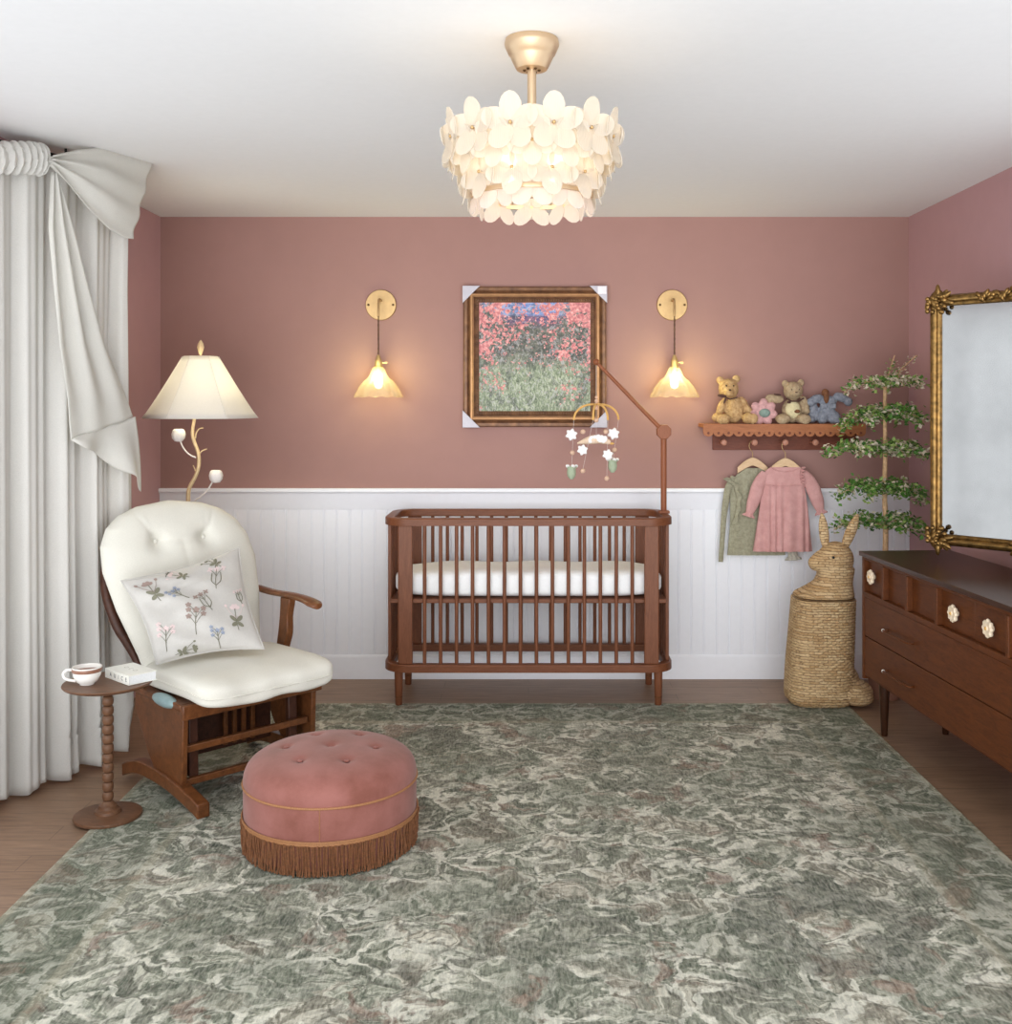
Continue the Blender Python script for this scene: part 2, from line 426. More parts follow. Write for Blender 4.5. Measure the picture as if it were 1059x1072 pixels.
def mat_weave(name='seagrass_weave'):
    t = NT(name); v = t.coord(); x, y, z = t.sep(v)
    c = t.comb(t.math('ADD', x, t.math('MULTIPLY', y, 0.8)), z, 0)
    br = t.n('ShaderNodeTexBrick'); br.offset = 0.5
    br.inputs['Scale'].default_value = 1.0; br.inputs['Brick Width'].default_value = 0.044; br.inputs['Row Height'].default_value = 0.0140
    br.inputs['Mortar Size'].default_value = 0.0022; br.inputs['Mortar Smooth'].default_value = 1.0
    br.inputs['Color1'].default_value = lin((184, 146, 98)); br.inputs['Color2'].default_value = lin((228, 200, 156)); br.inputs['Mortar'].default_value = lin((96, 64, 36))
    nz = t.n('ShaderNodeVectorMath', operation='MULTIPLY_ADD'); w = t.n('ShaderNodeTexNoise'); w.inputs['Scale'].default_value = 22
    t.l(v, w.inputs['Vector']); nz.inputs[1].default_value = (0.022, 0.012, 0); t.l(w.outputs['Color'], nz.inputs[0]); t.l(c, nz.inputs[2])
    t.l(nz.outputs[0], br.inputs['Vector'])
    n = t.noise(v, 90, 3)
    col = t.mix(0.35, br.outputs['Color'], t.ramp(n, [(0.3, (150, 108, 64)), (0.7, (226, 196, 150))]))
    return t.bsdf(col, 0.75, bump=t.math('SUBTRACT', n, br.outputs['Fac']), bd=0.7, bdist=0.006)
M_weave = mat_weave()

def mat_painting():
    t = NT('painted_garden_canvas'); v = t.coord(); x, y, z = t.sep(v)      # local x -.37....37, z -.36...36
    warp = t.n('ShaderNodeTexNoise'); warp.inputs['Scale'].default_value = 14; warp.inputs['Detail'].default_value = 4
    t.l(v, warp.inputs['Vector'])
    zz = t.math('ADD', z, t.math('MULTIPLY', t.math('SUBTRACT', warp.outputs['Fac'], 0.5), 0.22))
    g = t.ramp(t.noise(t.coord('Object', (60, 1, 22)), 1.6, 4, 0.7, 1.0), [(0.3, (66, 76, 58)), (0.48, (128, 142, 112)), (0.66, (196, 200, 176))])
    gd = t.ramp(t.noise(v, 45, 4, 0.7, 0.6), [(0.36, (52, 60, 54)), (0.55, (104, 104, 92)), (0.7, (160, 152, 138))])
    col = t.mix(t.ramp(zz, [(0.42, (0, 0, 0, 1)), (0.56, (1, 1, 1, 1))]), g, gd)   # ramp on shifted z below
    zs = t.math('ADD', zz, 0.5)
    col = t.mix(t.ramp(zs, [(0.40, (0, 0, 0, 1)), (0.52, (1, 1, 1, 1))]), g, gd)
    sky = t.ramp(t.noise(t.coord('Object', (8, 1, 40)), 2.0, 4, 0.7, 0.5), [(0.35, (86, 92, 150)), (0.5, (122, 150, 206)), (0.7, (206, 212, 226))])
    band = t.ramp(t.noise(t.coord('Object', (10, 1, 50)), 2.0, 3), [(0.4, (70, 66, 116)), (0.6, (128, 92, 116))])
    zc = t.math('ADD', z, 0.5)
    sky = t.mix(t.ramp(zc, [(0.735, (1, 1, 1, 1)), (0.75, (0, 0, 0, 1))]), sky, band)
    ax = t.math('ABSOLUTE', t.math('ADD', x, 0.02))
    skm = t.math('MULTIPLY', t.ramp(zs, [(0.68, (0, 0, 0, 1)), (0.72, (1, 1, 1, 1))]), t.ramp(t.math('ADD', ax, t.math('MULTIPLY', t.math('SUBTRACT', warp.outputs['Fac'], 0.5), 0.3)), [(0.14, (1, 1, 1, 1)), (0.24, (0, 0, 0, 1))]))
    skm2 = t.ramp(zs, [(0.80, (0, 0, 0, 1)), (0.84, (0.8, 0.8, 0.8, 1))])
    col = t.mix(t.math('MAXIMUM', skm, skm2), col, sky)
    # pink blossoms, thickest at upper left and right
    bl = t.n('ShaderNodeTexVoronoi'); bl.inputs['Scale'].default_value = 42
    w2 = t.n('ShaderNodeTexNoise'); w2.inputs['Scale'].default_value = 38; w2.inputs['Detail'].default_value = 4; t.l(v, w2.inputs['Vector'])
    vm = t.n('ShaderNodeVectorMath', operation='MULTIPLY_ADD'); vm.inputs[1].default_value = (.07, .07, .07); t.l(w2.outputs['Color'], vm.inputs[0]); t.l(v, vm.inputs[2])
    t.l(vm.outputs[0], bl.inputs['Vector'])
    dk = t.ramp(t.noise(v, 13, 5, .7, .6), [(0.50, (0, 0, 0, 1)), (0.60, (1, 1, 1, 1))])
    col = t.mix(t.math('MULTIPLY', dk, .6), col, lin((58, 64, 62)))
    lt = t.ramp(t.noise(t.coord('Object', (30, 1, 26)), 1.3, 5, .75, 1.2), [(0.52, (0, 0, 0, 1)), (0.60, (1, 1, 1, 1))])
    col = t.mix(t.math('MULTIPLY', lt, .5), col, lin((196, 192, 196)))
    pk = t.ramp(t.noise(v, 60, 3), [(0.35, (184, 100, 106)), (0.55, (222, 146, 142)), (0.7, (238, 192, 184))])
    dens = t.noise(v, 9, 2)
    side = t.math('MULTIPLY', t.math('SUBTRACT', ax, 0.05), 1.1)
    up = t.math('MULTIPLY', z, 0.75)
    thr = t.math('ADD', t.math('ADD', t.math('MULTIPLY', dens, 1.3), side), t.math('SUBTRACT', up, 0.36))
    m = t.math('GREATER_THAN', t.math('SUBTRACT', thr, bl.outputs['Distance']), 0.10)
    col = t.mix(m, col, pk)
    return t.bsdf(col, 0.55, bump=warp.outputs['Fac'], bd=0.3, bdist=0.003)
M_paint = mat_painting()

def mat_frame():
    t = NT('bronze_frame'); v = t.coord(); n = t.noise(v, 24, 4)
    return t.bsdf(t.ramp(n, [(0.3, (92, 62, 44)), (0.7, (134, 96, 66))]), 0.4, 0.35, bump=n, bd=0.1)
M_frame = mat_frame()
M_framegold = plain('frame_gold_ridge', (176, 132, 92), 0.35, 0.5, var=0.15)

# ------------------------------------------------------------------ room
XL, XR, YB, ZC, YF = -2.163, 2.235, 6.18, 2.714, 2.3
struct('floor', MB().bx(XL - .1, XR + .1, YF, YB + .1, -.06, 0), M_floor, smooth=False)
struct('ceiling', MB().bx(XL - .1, XR + .1, YF, YB + .1, ZC, ZC + .06), M_ceil, smooth=False)
struct('wall_back', MB().bx(XL - .1, XR + .1, YB, YB + .1, 0, ZC), M_wall, smooth=False)
wr = MB(); ry0, ry1, rz0, rz1 = 2.45, 4.15, 1.0, 2.45  # right wall opening and its frame are unseen, added to brighten the room
wr.bx(XR, XR + .1, YF, ry0, 0, ZC); wr.bx(XR, XR + .1, ry1, YB, 0, ZC)
wr.bx(XR, XR + .1, ry0, ry1, 0, rz0); wr.bx(XR, XR + .1, ry0, ry1, rz1, ZC)
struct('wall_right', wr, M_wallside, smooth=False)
wf = MB()
for a, b, c, d in ((ry0, ry0 + .06, rz0, rz1), (ry1 - .06, ry1, rz0, rz1), (ry0, ry1, rz0, rz0 + .06), (ry0, ry1, rz1 - .06, rz1), ((ry0 + ry1) / 2 - .02, (ry0 + ry1) / 2 + .02, rz0, rz1)):
    wf.bx(XR + .02, XR + .08, a, b, c, d)
struct('added_window_2', wf, M_trim, smooth=False)
# left wall with an unseen tall window beside the drape, added for daylight
wl = MB(); wy0, wy1, wz0, wz1 = 2.4, 4.15, .2, 2.5
wl.bx(XL - .1, XL, YF, wy0, 0, ZC); wl.bx(XL - .1, XL, wy1, YB, 0, ZC)
wl.bx(XL - .1, XL, wy0, wy1, 0, wz0); wl.bx(XL - .1, XL, wy0, wy1, wz1, ZC)
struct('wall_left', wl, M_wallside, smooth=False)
wf = MB()
for a, b, c, d in ((wy0, wy0 + .06, wz0, wz1), (wy1 - .06, wy1, wz0, wz1), (wy0, wy1, wz0, wz0 + .06), (wy0, wy1, wz1 - .06, wz1), ((wy0 + wy1) / 2 - .02, (wy0 + wy1) / 2 + .02, wz0, wz1)):
    wf.bx(XL - .08, XL - .02, a, b, c, d)
struct('added_window_1', wf, M_trim, smooth=False)

# beadboard with real grooves
bp = []; x = XL; yf = YB - .014; step = .0742
prof = [(XL, YB + .0)]
prof.append((XL, yf))
while x + step < XR:
    for q in (.030, .0):
        pass
    prof += [(x + step - .006, yf), (x + step - .003, yf + .005), (x + step, yf)]
    prof += [(x + step + .004, yf), (x + step + .006, yf + .003), (x + step + .008, yf)]
    x += step
prof += [(XR, yf), (XR, YB + .0)]
mb = MB(); z0, z1 = .055, .998
mb.rings([[Vector((a, b, z0)) for a, b in prof], [Vector((a, b, z1)) for a, b in prof]], closed=False)
struct('trim_1', mb, M_trim, smooth=False)
mb = MB()
pr = [(0, .995), (-.016, .995), (-.018, 1.0), (-.016, 1.075), (-.02, 1.083), (-.022, 1.09), (-.034, 1.098), (-.036, 1.112), (-.032, 1.119), (0, 1.119)]
mb.rings([[Vector((XL, YB + a, z)) for a, z in pr], [Vector((XR, YB + a, z)) for a, z in pr]])
struct('trim_2', mb, M_trim, smooth=True)
pr = [(0, 0.0005), (-.022, .0005), (-.022, .125), (-.020, .137), (-.016, .143), (0, .143)]
mb = MB().rings([[Vector((XL, YB + a, z)) for a, z in pr], [Vector((XR, YB + a, z)) for a, z in pr]])
struct('baseboard_back', mb, M_trim, smooth=True)
# ------------------------------------------------------------------ rug
RZ = .010
mb = MB().bx(-1.66, 1.705, 2.35, 5.64, 0.001, RZ)
tag(obj('area_rug', mb, M_rug, bevel=.004), 'large faded sage green rug with worn floral pattern covering most of the floor', 'rug')

# ------------------------------------------------------------------ curtain
CA = Vector((-2.145, 4.16, 0)); CB = Vector((-1.821, 4.85, 0))
cd = (CB - CA).normalized(); cn = Vector((cd.y, -cd.x, 0))    # towards the room
clen = (CB - CA).length
cur = thing('curtain', 'full length white linen drape tied with a loose bow, hanging at the left wall', 'curtain', (-1.98, 4.45, 0))
def cpos(px):      # distance along the rail for a sight line
    k = (px - 553) / 1100.0
    # CA + t*cd : x = k*y
    return (CA.x - k * CA.y) / (k * cd.y - cd.x)
def cpt(px, py, off=0):
    t = cpos(px); p = CA + cd * t
    z = 1.63 - (py - 420) * p.y / 1100.0
    return p + cn * off + Vector((0, 0, z))
def fold(t, ph=0, f=1.0):
    return .030 * math.sin(f * 36 * t + ph) + .014 * math.sin(f * 71 * t + 1.3 + ph) + .008 * math.sin(f * 120 * t + ph * 2)
edge = [(0, .985), (.17, .955), (.30, .905), (.42, .90), (.55, .91), (.65, .93), (.9, .98), (1.01, .985)]
def panel(u, v):       # v: 0 bottom .. 1 top
    r = interp([(0, .93), (.06, .94), (.09, .985), (.30, .985), (.50, .98), (.60, .93), (.80, .925), (.92, .935), (1, .95)], v)
    gather = 1 - .0 * v
    t = u * r * clen
    w = .55 + .45 * (1 - v) 
    off = fold(t + .05 * math.sin(3 * v) * (t - .2), .4 * math.sin(2.2 * v)) * w
    z = .012 + v * (2.655 - .012)
    if v == 0: z += .012 * math.sin(30 * t) + .012
    return CA + cd * t + cn * (off) + Vector((0, 0, z))
obj('drape_panel', MB().grid(panel, 150, 60), M_curtain, cur, world=True, solid=.003)
# second looser layer: swept from the knot down to a gather at the right edge, with a tail
L = [(40, 182), (36, 240), (40, 300), (46, 360), (56, 420), (60, 460)]
R = [(44, 182), (60, 235), (78, 300), (97, 360), (118, 410), (127, 436)]
def swag(u, v):
    i = v * 5; a = min(int(i), 4); f = i - a
    f2 = f
    lx = L[a][0] + (L[a + 1][0] - L[a][0]) * f2; ly = L[a][1] + (L[a + 1][1] - L[a][1]) * f2
    rx = R[a][0] + (R[a + 1][0] - R[a][0]) * f2; ry = R[a][1] + (R[a + 1][1] - R[a][1]) * f2
    px = lx + (rx - lx) * u; py = ly + (ry - ly) * u
    off = .075 + .02 * math.sin(u * 15 + v * 2) * (0.3 + .7 * math.sin(PI * min(1, v + .1))) + .012 * math.sin(PI * u)
    return cpt(px, py, off)
obj('swag_layer', MB().grid(swag, 60, 50), M_sheer, cur, world=True, solid=.003)
tl = [(60, 460), (80, 472), (104, 484), (124, 500), (139, 512)]
def tail(u, v):
    i = u * 4; a = min(int(i), 3); f = i - a
    bx_ = tl[a][0] + (tl[a + 1][0] - tl[a][0]) * f; by_ = tl[a][1] + (tl[a + 1][1] - tl[a][1]) * f
    tx = 62 + (128 - 62) * u; ty = 458 - 22 * u
    px = tx + (bx_ - tx) * v; py = ty + (by_ - ty) * v + 2.5 * math.sin(u * 14) * v
    return cpt(px, py, .08 + .03 * v * math.sin(u * 11) + .01 * math.sin(PI * v))
obj('swag_tail', MB().grid(tail, 40, 16), M_sheer, cur, world=True, solid=.003)
# bow wing spreading right from the knot
def wing(u, v):
    top = [(0, 166), (.25, 160), (.5, 157), (.75, 164), (1, 173)]
    bot = [(0, 176), (.2, 196), (.45, 222), (.7, 242), (.9, 251), (1, 252)]
    px0 = 33 + (139 - 33) * u; px1 = 33 + (119 - 33) * u
    px = px0 + (px1 - px0) * v
    py = interp(top, u) + (interp(bot, u) - interp(top, u)) * v
    return cpt(px, py, .115 + .016 * math.sin(v * 19 + .6) * (1 - .55 * u) + .04 * math.sin(PI * u) * math.sin(PI * v))
obj('bow_wing', MB().grid(wing, 50, 50), M_sheer, cur, world=True, solid=.003)
# ruched header with the knot
hp = [cpt(px, py, .05) for px, py in ((-24, 166), (0, 166), (20, 166), (33, 168), (38, 172))]
hp = smooth_path(hp, 14)
hb = MB(); rs = []
for i, p in enumerate(hp):
    ring = []; e = math.sin(PI * min(1, (len(hp) - i) / 8)) if i > len(hp) - 8 else 1
    R0 = .060 if i < len(hp) - 12 else .060 * (0.35 + .65 * (len(hp) - 1 - i) / 12)
    for j in range(28):
        a = 2 * PI * j / 28
        r = R0 * (1 + .16 * math.sin(i * 1.15 + 1.6 * math.sin(a)) + .05 * math.sin(i * 2.3 + 3 * a))
        ring.append(p + cn * (r * math.cos(a) * .8) + Vector((0, 0, r * math.sin(a))))
    rs.append(ring)
hb.rings(rs)
obj('ruched_header', hb, M_curtain, cur, world=True)
rp0 = CA - cd * .0 + Vector((0, 0, 2.672)); rp1 = CA + cd * (clen + .012) + Vector((0, 0, 2.672))
mb = MB().tube([rp0, rp1], .008, 10); mb.tube([rp1 - cd * .01, rp1 + cd * .015], .014, 10)
mb.tube([CA + cd * .5 * clen + Vector((0, 0, 2.672)), CA + cd * .5 * clen + Vector((0, 0, 2.712))], .006, 8)
mb.tube([CA + cd * .96 * clen + Vector((0, 0, 2.672)), CA + cd * .96 * clen + Vector((0, 0, 2.712))], .006, 8)
tag(obj('curtain_rod', mb, M_black), 'thin dark rod with a small end cap at the top of the white drape', 'curtain rod')

# ------------------------------------------------------------------ chandelier
CX, CY = .010, 3.15
ch = thing('chandelier', 'gold chandelier of tiered frosted glass flower petals hanging from the ceiling', 'chandelier', (CX, CY, ZC))
mb = MB().lathe([(.02, 2.7135), (.079, 2.7135), (.082, 2.700), (.081, 2.693), (.070, 2.668), (.065, 2.664), (.064, 2.659), (.050, 2.630), (.046, 2.624), (.0, 2.622)], (CX, CY, 0), 48)
can = obj('canopy', mb, M_champ, ch, world=True)
mb = MB()
for k in range(6): mb.ball((CX + .022 * math.cos(k * PI / 3), CY + .022 * math.sin(k * PI / 3), 2.6225), .005, 8, 6)
obj('screw_ring', mb, M_giltdark, can, world=True)
obj('stem', MB().tube([(CX, CY, 2.63), (CX, CY, 2.24)], .0135, 20), M_champ, ch, world=True)
fr = MB()
def ring(mb, r, z, h, w=.004, n=64):
    mb.grid(lambda u, v: Vector((CX + (r + w * (1 if v in (0.25, .5) else -1)) * math.cos(2 * PI * u), CY + (r + w * (1 if v in (.25, .5) else -1)) * math.sin(2 * PI * u), z + (h / 2) * (1 if v in (.5, .75) else -1))), n, 4, True, True)
ring(fr, .236, 2.40, .012); ring(fr, .185, 2.275, .012); ring(fr, .178, 2.242, .012)
for k in range(4):
    a = k * PI / 2 + .4
    fr.tube([(CX, CY, 2.40), (CX + .236 * math.cos(a), CY + .236 * math.sin(a), 2.40)], .005, 8)
    fr.tube([(CX, CY, 2.275), (CX + .185 * math.cos(a), CY + .185 * math.sin(a), 2.275)], .005, 8)
    fr.tube([(CX + .18 * math.cos(a), CY + .18 * math.sin(a), 2.275), (CX + .178 * math.cos(a), CY + .178 * math.sin(a), 2.242)], .004, 8)
obj('ring_frame', fr, M_champ, ch, world=True)
def flower_mesh(np_, rin, rl, rw, rot=0, cup=.15, half=False):
    m = MB()
    for k in range(np_):
        a = rot + 2 * PI * k / np_
        ca, sa = math.cos(a), math.sin(a); n = 14
        ctr = rin + rl; rings_ = []
        for s_ in (-1, 1):
            r0 = [Vector((0, 0, 0))] * 0
            loop = []
            for j in range(n):
                b = 2 * PI * j / n
                lx = ctr + rl * math.cos(b); ly = rw * math.sin(b)
                dist = lx / (rin + 2 * rl)
                loop.append(Vector((lx * ca - ly * sa, s_ * .0012 - cup * dist * dist * (rin + 2 * rl) + .0025 * (k % 2), lx * sa + ly * ca)))
            rings_.append(loop)
        m.rings(rings_)
    return m
proto = {}
def flower(r, z, ang, kind, tilt=0.0, sc=1.0):
    key = kind
    if key not in proto:
        np_, rin, rl, rw, rot, cup, mt = {
            'a': (5, .004, .036, .029, PI / 2, .18, M_petal), 'b': (5, .004, .034, .028, PI / 2 + PI / 5, .2, M_petal),
            'c': (4, .004, .037, .026, PI / 4, .1, M_petal2)}[kind]
        m = flower_mesh(np_, rin, rl, rw, rot, cup)
        o = obj('glass_flower', m, mt, ch)
        c_ = obj('flower_stud', MB().ball((0, -.006, 0), (.0048, .004, .0048), 10, 6), M_brass, o)
        proto[key] = o
    else:
        s_ = proto[key]; o = s_.copy(); COL.objects.link(o); o.parent = ch
        for g in s_.children:
            h = g.copy(); COL.objects.link(h); h.parent = o
    # local -y looks outwards
    o.location = (r * math.cos(ang), r * math.sin(ang), z - ZC)
    o.rotation_euler = (tilt, 0, ang + PI / 2)
    o.scale = (sc, sc, sc)
    return o
for k in range(13): flower(.248, 2.402, -PI / 2 + (k + .5) * 2 * PI / 13, 'a', 0.02 * ((k % 3) - 1), 1.12)
for k in range(13): flower(.232, 2.357, -PI / 2 + k * 2 * PI / 13, 'b', 0.1, 1.0)
for k in range(11): flower(.196, 2.290, -PI / 2 + (k + .5) * 2 * PI / 11, 'b', 0.03, 1.1)
for k in range(10): flower(.172, 2.243, -PI / 2 + k * 2 * PI / 10, 'c', 0.05, .95)
for k in range(4):
    a = PI / 4 + k * PI / 2
    p = (CX + .10 * math.cos(a), CY + .10 * math.sin(a))
    b = obj('bulb', MB().lathe([(.0, 2.388), (.012, 2.385), (.022, 2.36), (.026, 2.335), (.02, 2.31), (.0, 2.30)], (p[0], p[1], 0), 16), M_bulb2, ch, world=True)
    obj('bulb_holder', MB().tube([(p[0], p[1], 2.402), (p[0], p[1], 2.383)], .014, 12), M_champ, b, world=True)
def point(name, loc, e, c, r=.03):
    l = bpy.data.lights.new(name, 'POINT'); l.energy = e; l.color = c; l.shadow_soft_size = r
    o = bpy.data.objects.new(name, l); COL.objects.link(o); o.location = loc; return o
WARM = (.95, 1.0, .48)
point('chandelier_light', (CX, CY, 2.29), 1.5, (1, .88, .66), .12)

# ------------------------------------------------------------------ wall sconces
def sconce(X, label):
    zc = 2.195; t = thing('wall_sconce', label, 'wall lamp', (X, YB, zc), 0, 'brass sconces on the back wall')
    Ry = Matrix.Rotation(PI / 2, 3, 'X')
    pl = MB().lathe([(.0, .0), (.090, .0), (.0905, .010), (.087, .016), (.0, .018)], (0, 0, 0), 48, M=Ry)
    p = obj('backplate', pl, M_brass, t)
    for s_ in (-1, 1): obj('screw', MB().lathe([(.007, .014), (.007, .021), (0, .0225)], (s_ * .072, 0, 0), 12, M=Ry), M_giltdark, p)
    obj('arm', MB().tube(smooth_path([(0, -.01, .022), (0, -.06, .028), (0, -.095, .015), (0, -.11, -.03), (0, -.112, -.075)], 6), .007, 10), M_brass, t)
    c = MB()
    for ph in (0, PI):
        c.tube([(.0035 * math.cos(ph + i * .55), -.112 + .0035 * math.sin(ph + i * .55), -.07 - i * .0048) for i in range(48)], .0022, 6)
    obj('cord', c, M_giltdark, t)
    zt = -.298
    so = obj('socket', MB().lathe([(.0, zt + .0), (.008, zt), (.012, zt - .012), (.019, zt - .03), (.021, zt - .036), (.021, zt - .062), (.026, zt - .066), (.026, zt - .078), (.0, zt - .078)], (0, -.112, 0), 24), M_brass, t)
    obj('switch_key', MB().tube([(.018, -.112, zt - .045), (.042, -.112, zt - .045)], .0028, 8).lathe([(.008, -.002), (.008, .002)], (.044, -.112, zt - .045), 12, M=Matrix.Rotation(PI / 2, 3, 'X')), M_brass, so)
    z0 = zt - .074
    N = 12
    pf = [(.030, z0), (.034, z0 - .006), (.050, z0 - .045), (.060, z0 - .060), (.078, z0 - .072), (.105, z0 - .105), (.128, z0 - .145), (.135, z0 - .163)]
    def rf(a, z):
        k = (z0 - z) / .163
        return 1 + (.010 + .055 * max(0, k)) * math.cos(N * a)
    g = MB(); n = 96; rs = []
    for r, z in pf:
        ring_ = []
        for j in range(n):
            a = 2 * PI * j / n; kk = max(0, (z0 - z) / .163)
            rr = r * rf(a, z); dz = -.009 * kk ** 4 * abs(math.cos(N * a / 2)) if kk > .8 else 0
            ring_.append(Vector((rr * math.cos(a), -.112 + rr * math.sin(a), z + dz)))
        rs.append(ring_)
    g.rings(rs, True, False, False)
    obj('glass_shade', g, M_sglass, t, solid=.003)
    obj('lamp_holder', MB().lathe([(.022, z0 - .0), (.022, z0 - .028), (.014, z0 - .032), (0, z0 - .032)], (0, -.112, 0), 20), M_giltdark, t)
    obj('bulb', MB().lathe([(.012, z0 - .03), (.014, z0 - .055), (.022, z0 - .080), (.024, z0 - .098), (.016, z0 - .116), (0, z0 - .121)], (0, -.112, 0), 20), M_bulb, t)
    point('sconce_light', (X, YB - .112 - .06, zc + z0 - .05), 4.4, WARM, .05)
    return t
sconce(-.866, 'brass wall sconce with pleated glass shade, left of the framed painting')
sconce(.843, 'brass wall sconce with pleated glass shade, right of the framed painting')

# ------------------------------------------------------------------ painting
PCX, PCZ = .037, 1.890; PW, PH = .418, .410
pt = thing('framed_painting', 'square framed garden painting with pink blossoms, plastic protectors on its corners', 'painting', (PCX, YB, PCZ))
def frame_band(poly, m):           # poly: list of (inset, depth) cross section
    mb_ = MB(); rs = []
    for sx, sz in ((-1, -1), (1, -1), (1, 1), (-1, 1)):
        rs.append([Vector((sx * (PW - a), -b, sz * (PH - a))) for a, b in poly])
    rs.append(rs[0]); mb_.rings(rs, True, False, False); return mb_
obj('frame', frame_band([(0, .002), (0, .030), (.006, .036), (.022, .038), (.030, .030), (.045, .045), (.062, .046), (.070, .034), (.092, .022), (.094, .002)], M_frame), M_frame, pt, smooth=True, angle=25)
fp = bpy.data.objects['frame']
obj('gold_ridge', frame_band([(.038, .038), (.044, .050), (.053, .052), (.060, .046), (.060, .038)], 0), M_framegold, fp, smooth=True)
bd = MB()
nb = 46
for s_ in (-1, 1):
    for i in range(nb):
        q = -1 + 2 * (i + .5) / nb
        bd.ball((q * (PW - .08), -.032, s_ * (PH - .08)), .0052, 6, 4); bd.ball((s_ * (PW - .08), -.032, q * (PH - .08)), .0052, 6, 4)
obj('beading', bd, M_frame, fp)
obj('canvas', MB().bx(-PW + .09, PW - .09, -.020, -.006, -PH + .09, PH - .09), M_paint, pt, smooth=False)
for sx, sz in ((-1, -1), (1, -1), (1, 1), (-1, 1)):
    cp = MB(); q = .098; e = .004
    cp.prism([(sx * (PW + e), -.052, sz * (PH + e)), (sx * (PW - q), -.052, sz * (PH + e)), (sx * (PW + e), -.052, sz * (PH - q))], (0, .050, 0))
    o = obj('corner_protector', cp, M_plastic, pt, smooth=False, bevel=.002)
    if (sx, sz) == (1, 1):
        st = obj('sticker', MB().box((PW - .026, -.054, PH - .022), (.050, .002, .044)), M_sticker, o, smooth=False)
        k = MB()
        for i in range(4): k.box((PW - .038 + i * .008, -.0555, PH - .026 + .003 * (i % 2)), (.005, .001, .012))
        k.box((PW - .026, -.0555, PH - .012), (.03, .001, .002))
        obj('printed_marks', k, M_pale_ink, st, smooth=False) if False else None

# ------------------------------------------------------------------ crib
CRX, CRY, HW, HD = 0.0, 5.83, .775, .262
crib = thing('baby_crib', 'reddish walnut spindle crib with rounded corners against the white wainscot', 'crib', (CRX, CRY, 0))
def rrect(hw, hd, r, n=8, z=0):
    out = []
    for sx, sy, a0 in ((1, 1, 0), (-1, 1, PI / 2), (-1, -1, PI), (1, -1, 3 * PI / 2)):
        for i in range(n + 1):
            a = a0 + PI / 2 * i / n
            out.append(Vector((sx * (hw - r) + r * math.cos(a), sy * (hd - r) + r * math.sin(a), z)))
    return out
def rim(z0, z1, w):
    o_ = lambda z: rrect(HW, HD, .13, 8, z); i_ = lambda z: rrect(HW - w, HD - w, .13 - w, 8, z)
    m = MB(); a = [o_(z0), o_(z1), i_(z1), i_(z0), o_(z0)]
    m.rings(a, True, False, False); return m
obj('top_rail', rim(.968, 1.008, .05), M_cribh, crib, bevel=.006)
obj('bottom_rail', rim(.190, .232, .05), M_cribh, crib, bevel=.006)
ys = HD - .026
for sy in (-1, 1):
    for i in range(14):
        X = -.5525 + i * .085
        obj('spindle', MB().tube([(X, sy * ys, .23), (X, sy * ys, .97)], .0100, 12), M_crib, crib)
    for sx in (-1, 1):
        obj('corner_post', MB().box((sx * .655, sy * ys, .6), (.078, .024, .738)), M_crib, crib, bevel=.006)
for sx in (-1, 1):
    for y in (-.14, -.07, 0, .07, .14):
        obj('end_spindle', MB().box((sx * (HW - .026), y, .6), (.020, .026, .738)), M_crib, crib, bevel=.005)
obj('mattress_support', MB().bx(-.735, .735, -.225, .225, .552, .574), M_cribh, crib, bevel=.004)
for sx in (-1, 1):
    for sy in (-1, 1):
        zb = RZ + .0005 if sy < 0 else .0005
        lg = obj('leg', MB().lathe([(.0165, zb), (.019, zb + .004), (.022, .12), (.0235, .192), (.0, .192)], (sx * .692, sy * .222, 0), 20), M_crib, crib)
        obj('foot_tip', MB().lathe([(.0185, .052), (.0206, .053), (.0206, .056), (.0195, .057)], (sx * .692, sy * .222, 0), 20, cap0=False, cap1=False), M_giltdark, lg)
# mattress: its own thing, resting on the slats
def mat_f(u, v):
    a = 2 * PI * u; n = 5.0
    ca, sa = math.cos(a), math.sin(a)
    r = (abs(ca) ** 6 + abs(sa) ** 6) ** (-1 / 6)
    b = -PI / 2 + PI * v
    cb = math.cos(b); sb = math.sin(b)
    k = (abs(cb) ** 5 + abs(sb) ** 5) ** (-1 / 5)
    rip = 1 + (.006 * math.sin(ca * r * 46) + .004 * math.sin(ca * r * 23 + 1)) * (1 if abs(sa) > .2 else .3)
    X = .725 * ca * r * k * cb; Y = .212 * sa * r * k * cb * rip; Z = .074 * k * sb
    Z += .004 * math.sin(X * 14 + Y * 5) * (1 if sb > 0 else 0)
    return Vector((CRX + X, CRY + Y, .6485 + Z))
mb = MB().grid(mat_f, 160, 26, True, False)
tag(obj('crib_mattress', mb, M_white), 'white sheeted mattress lying inside the walnut crib', 'mattress')

# ------------------------------------------------------------------ mobile arm and mobile
MY = 5.83; MX = .750
ma = thing('mobile_holder', 'tall reddish wood holder arm clamped to the right end of the crib', 'mobile arm', (MX, MY, 1.0085))
P0 = Vector((MX, MY, 1.009)); P1 = at(697.5, 452, MY); P1.x = MX; P2 = at(624, 379, MY)
obj('clamp', MB().box((MX, MY, 1.0165), (.060, .066, .015)), M_arm, ma, world=True, bevel=.003)
obj('upright_pole', MB().tube([P0 + Vector((0, 0, .01)), P1], .0165, 16), M_arm, ma, world=True)
Rx = Matrix.Rotation(PI / 2, 3, 'X')
obj('joint', MB().lathe([(.040, -.02), (.043, -.016), (.043, .016), (.040, .02)], P1, 8, M=Rx @ Matrix.Rotation(PI / 8, 3, 'Z')), M_arm, ma, world=True, smooth=False)
obj('slanted_arm', MB().tube([P1, P1 + (P2 - P1) * .4, P2], [.0125, .0115, .009], 14), M_arm, ma, world=True)
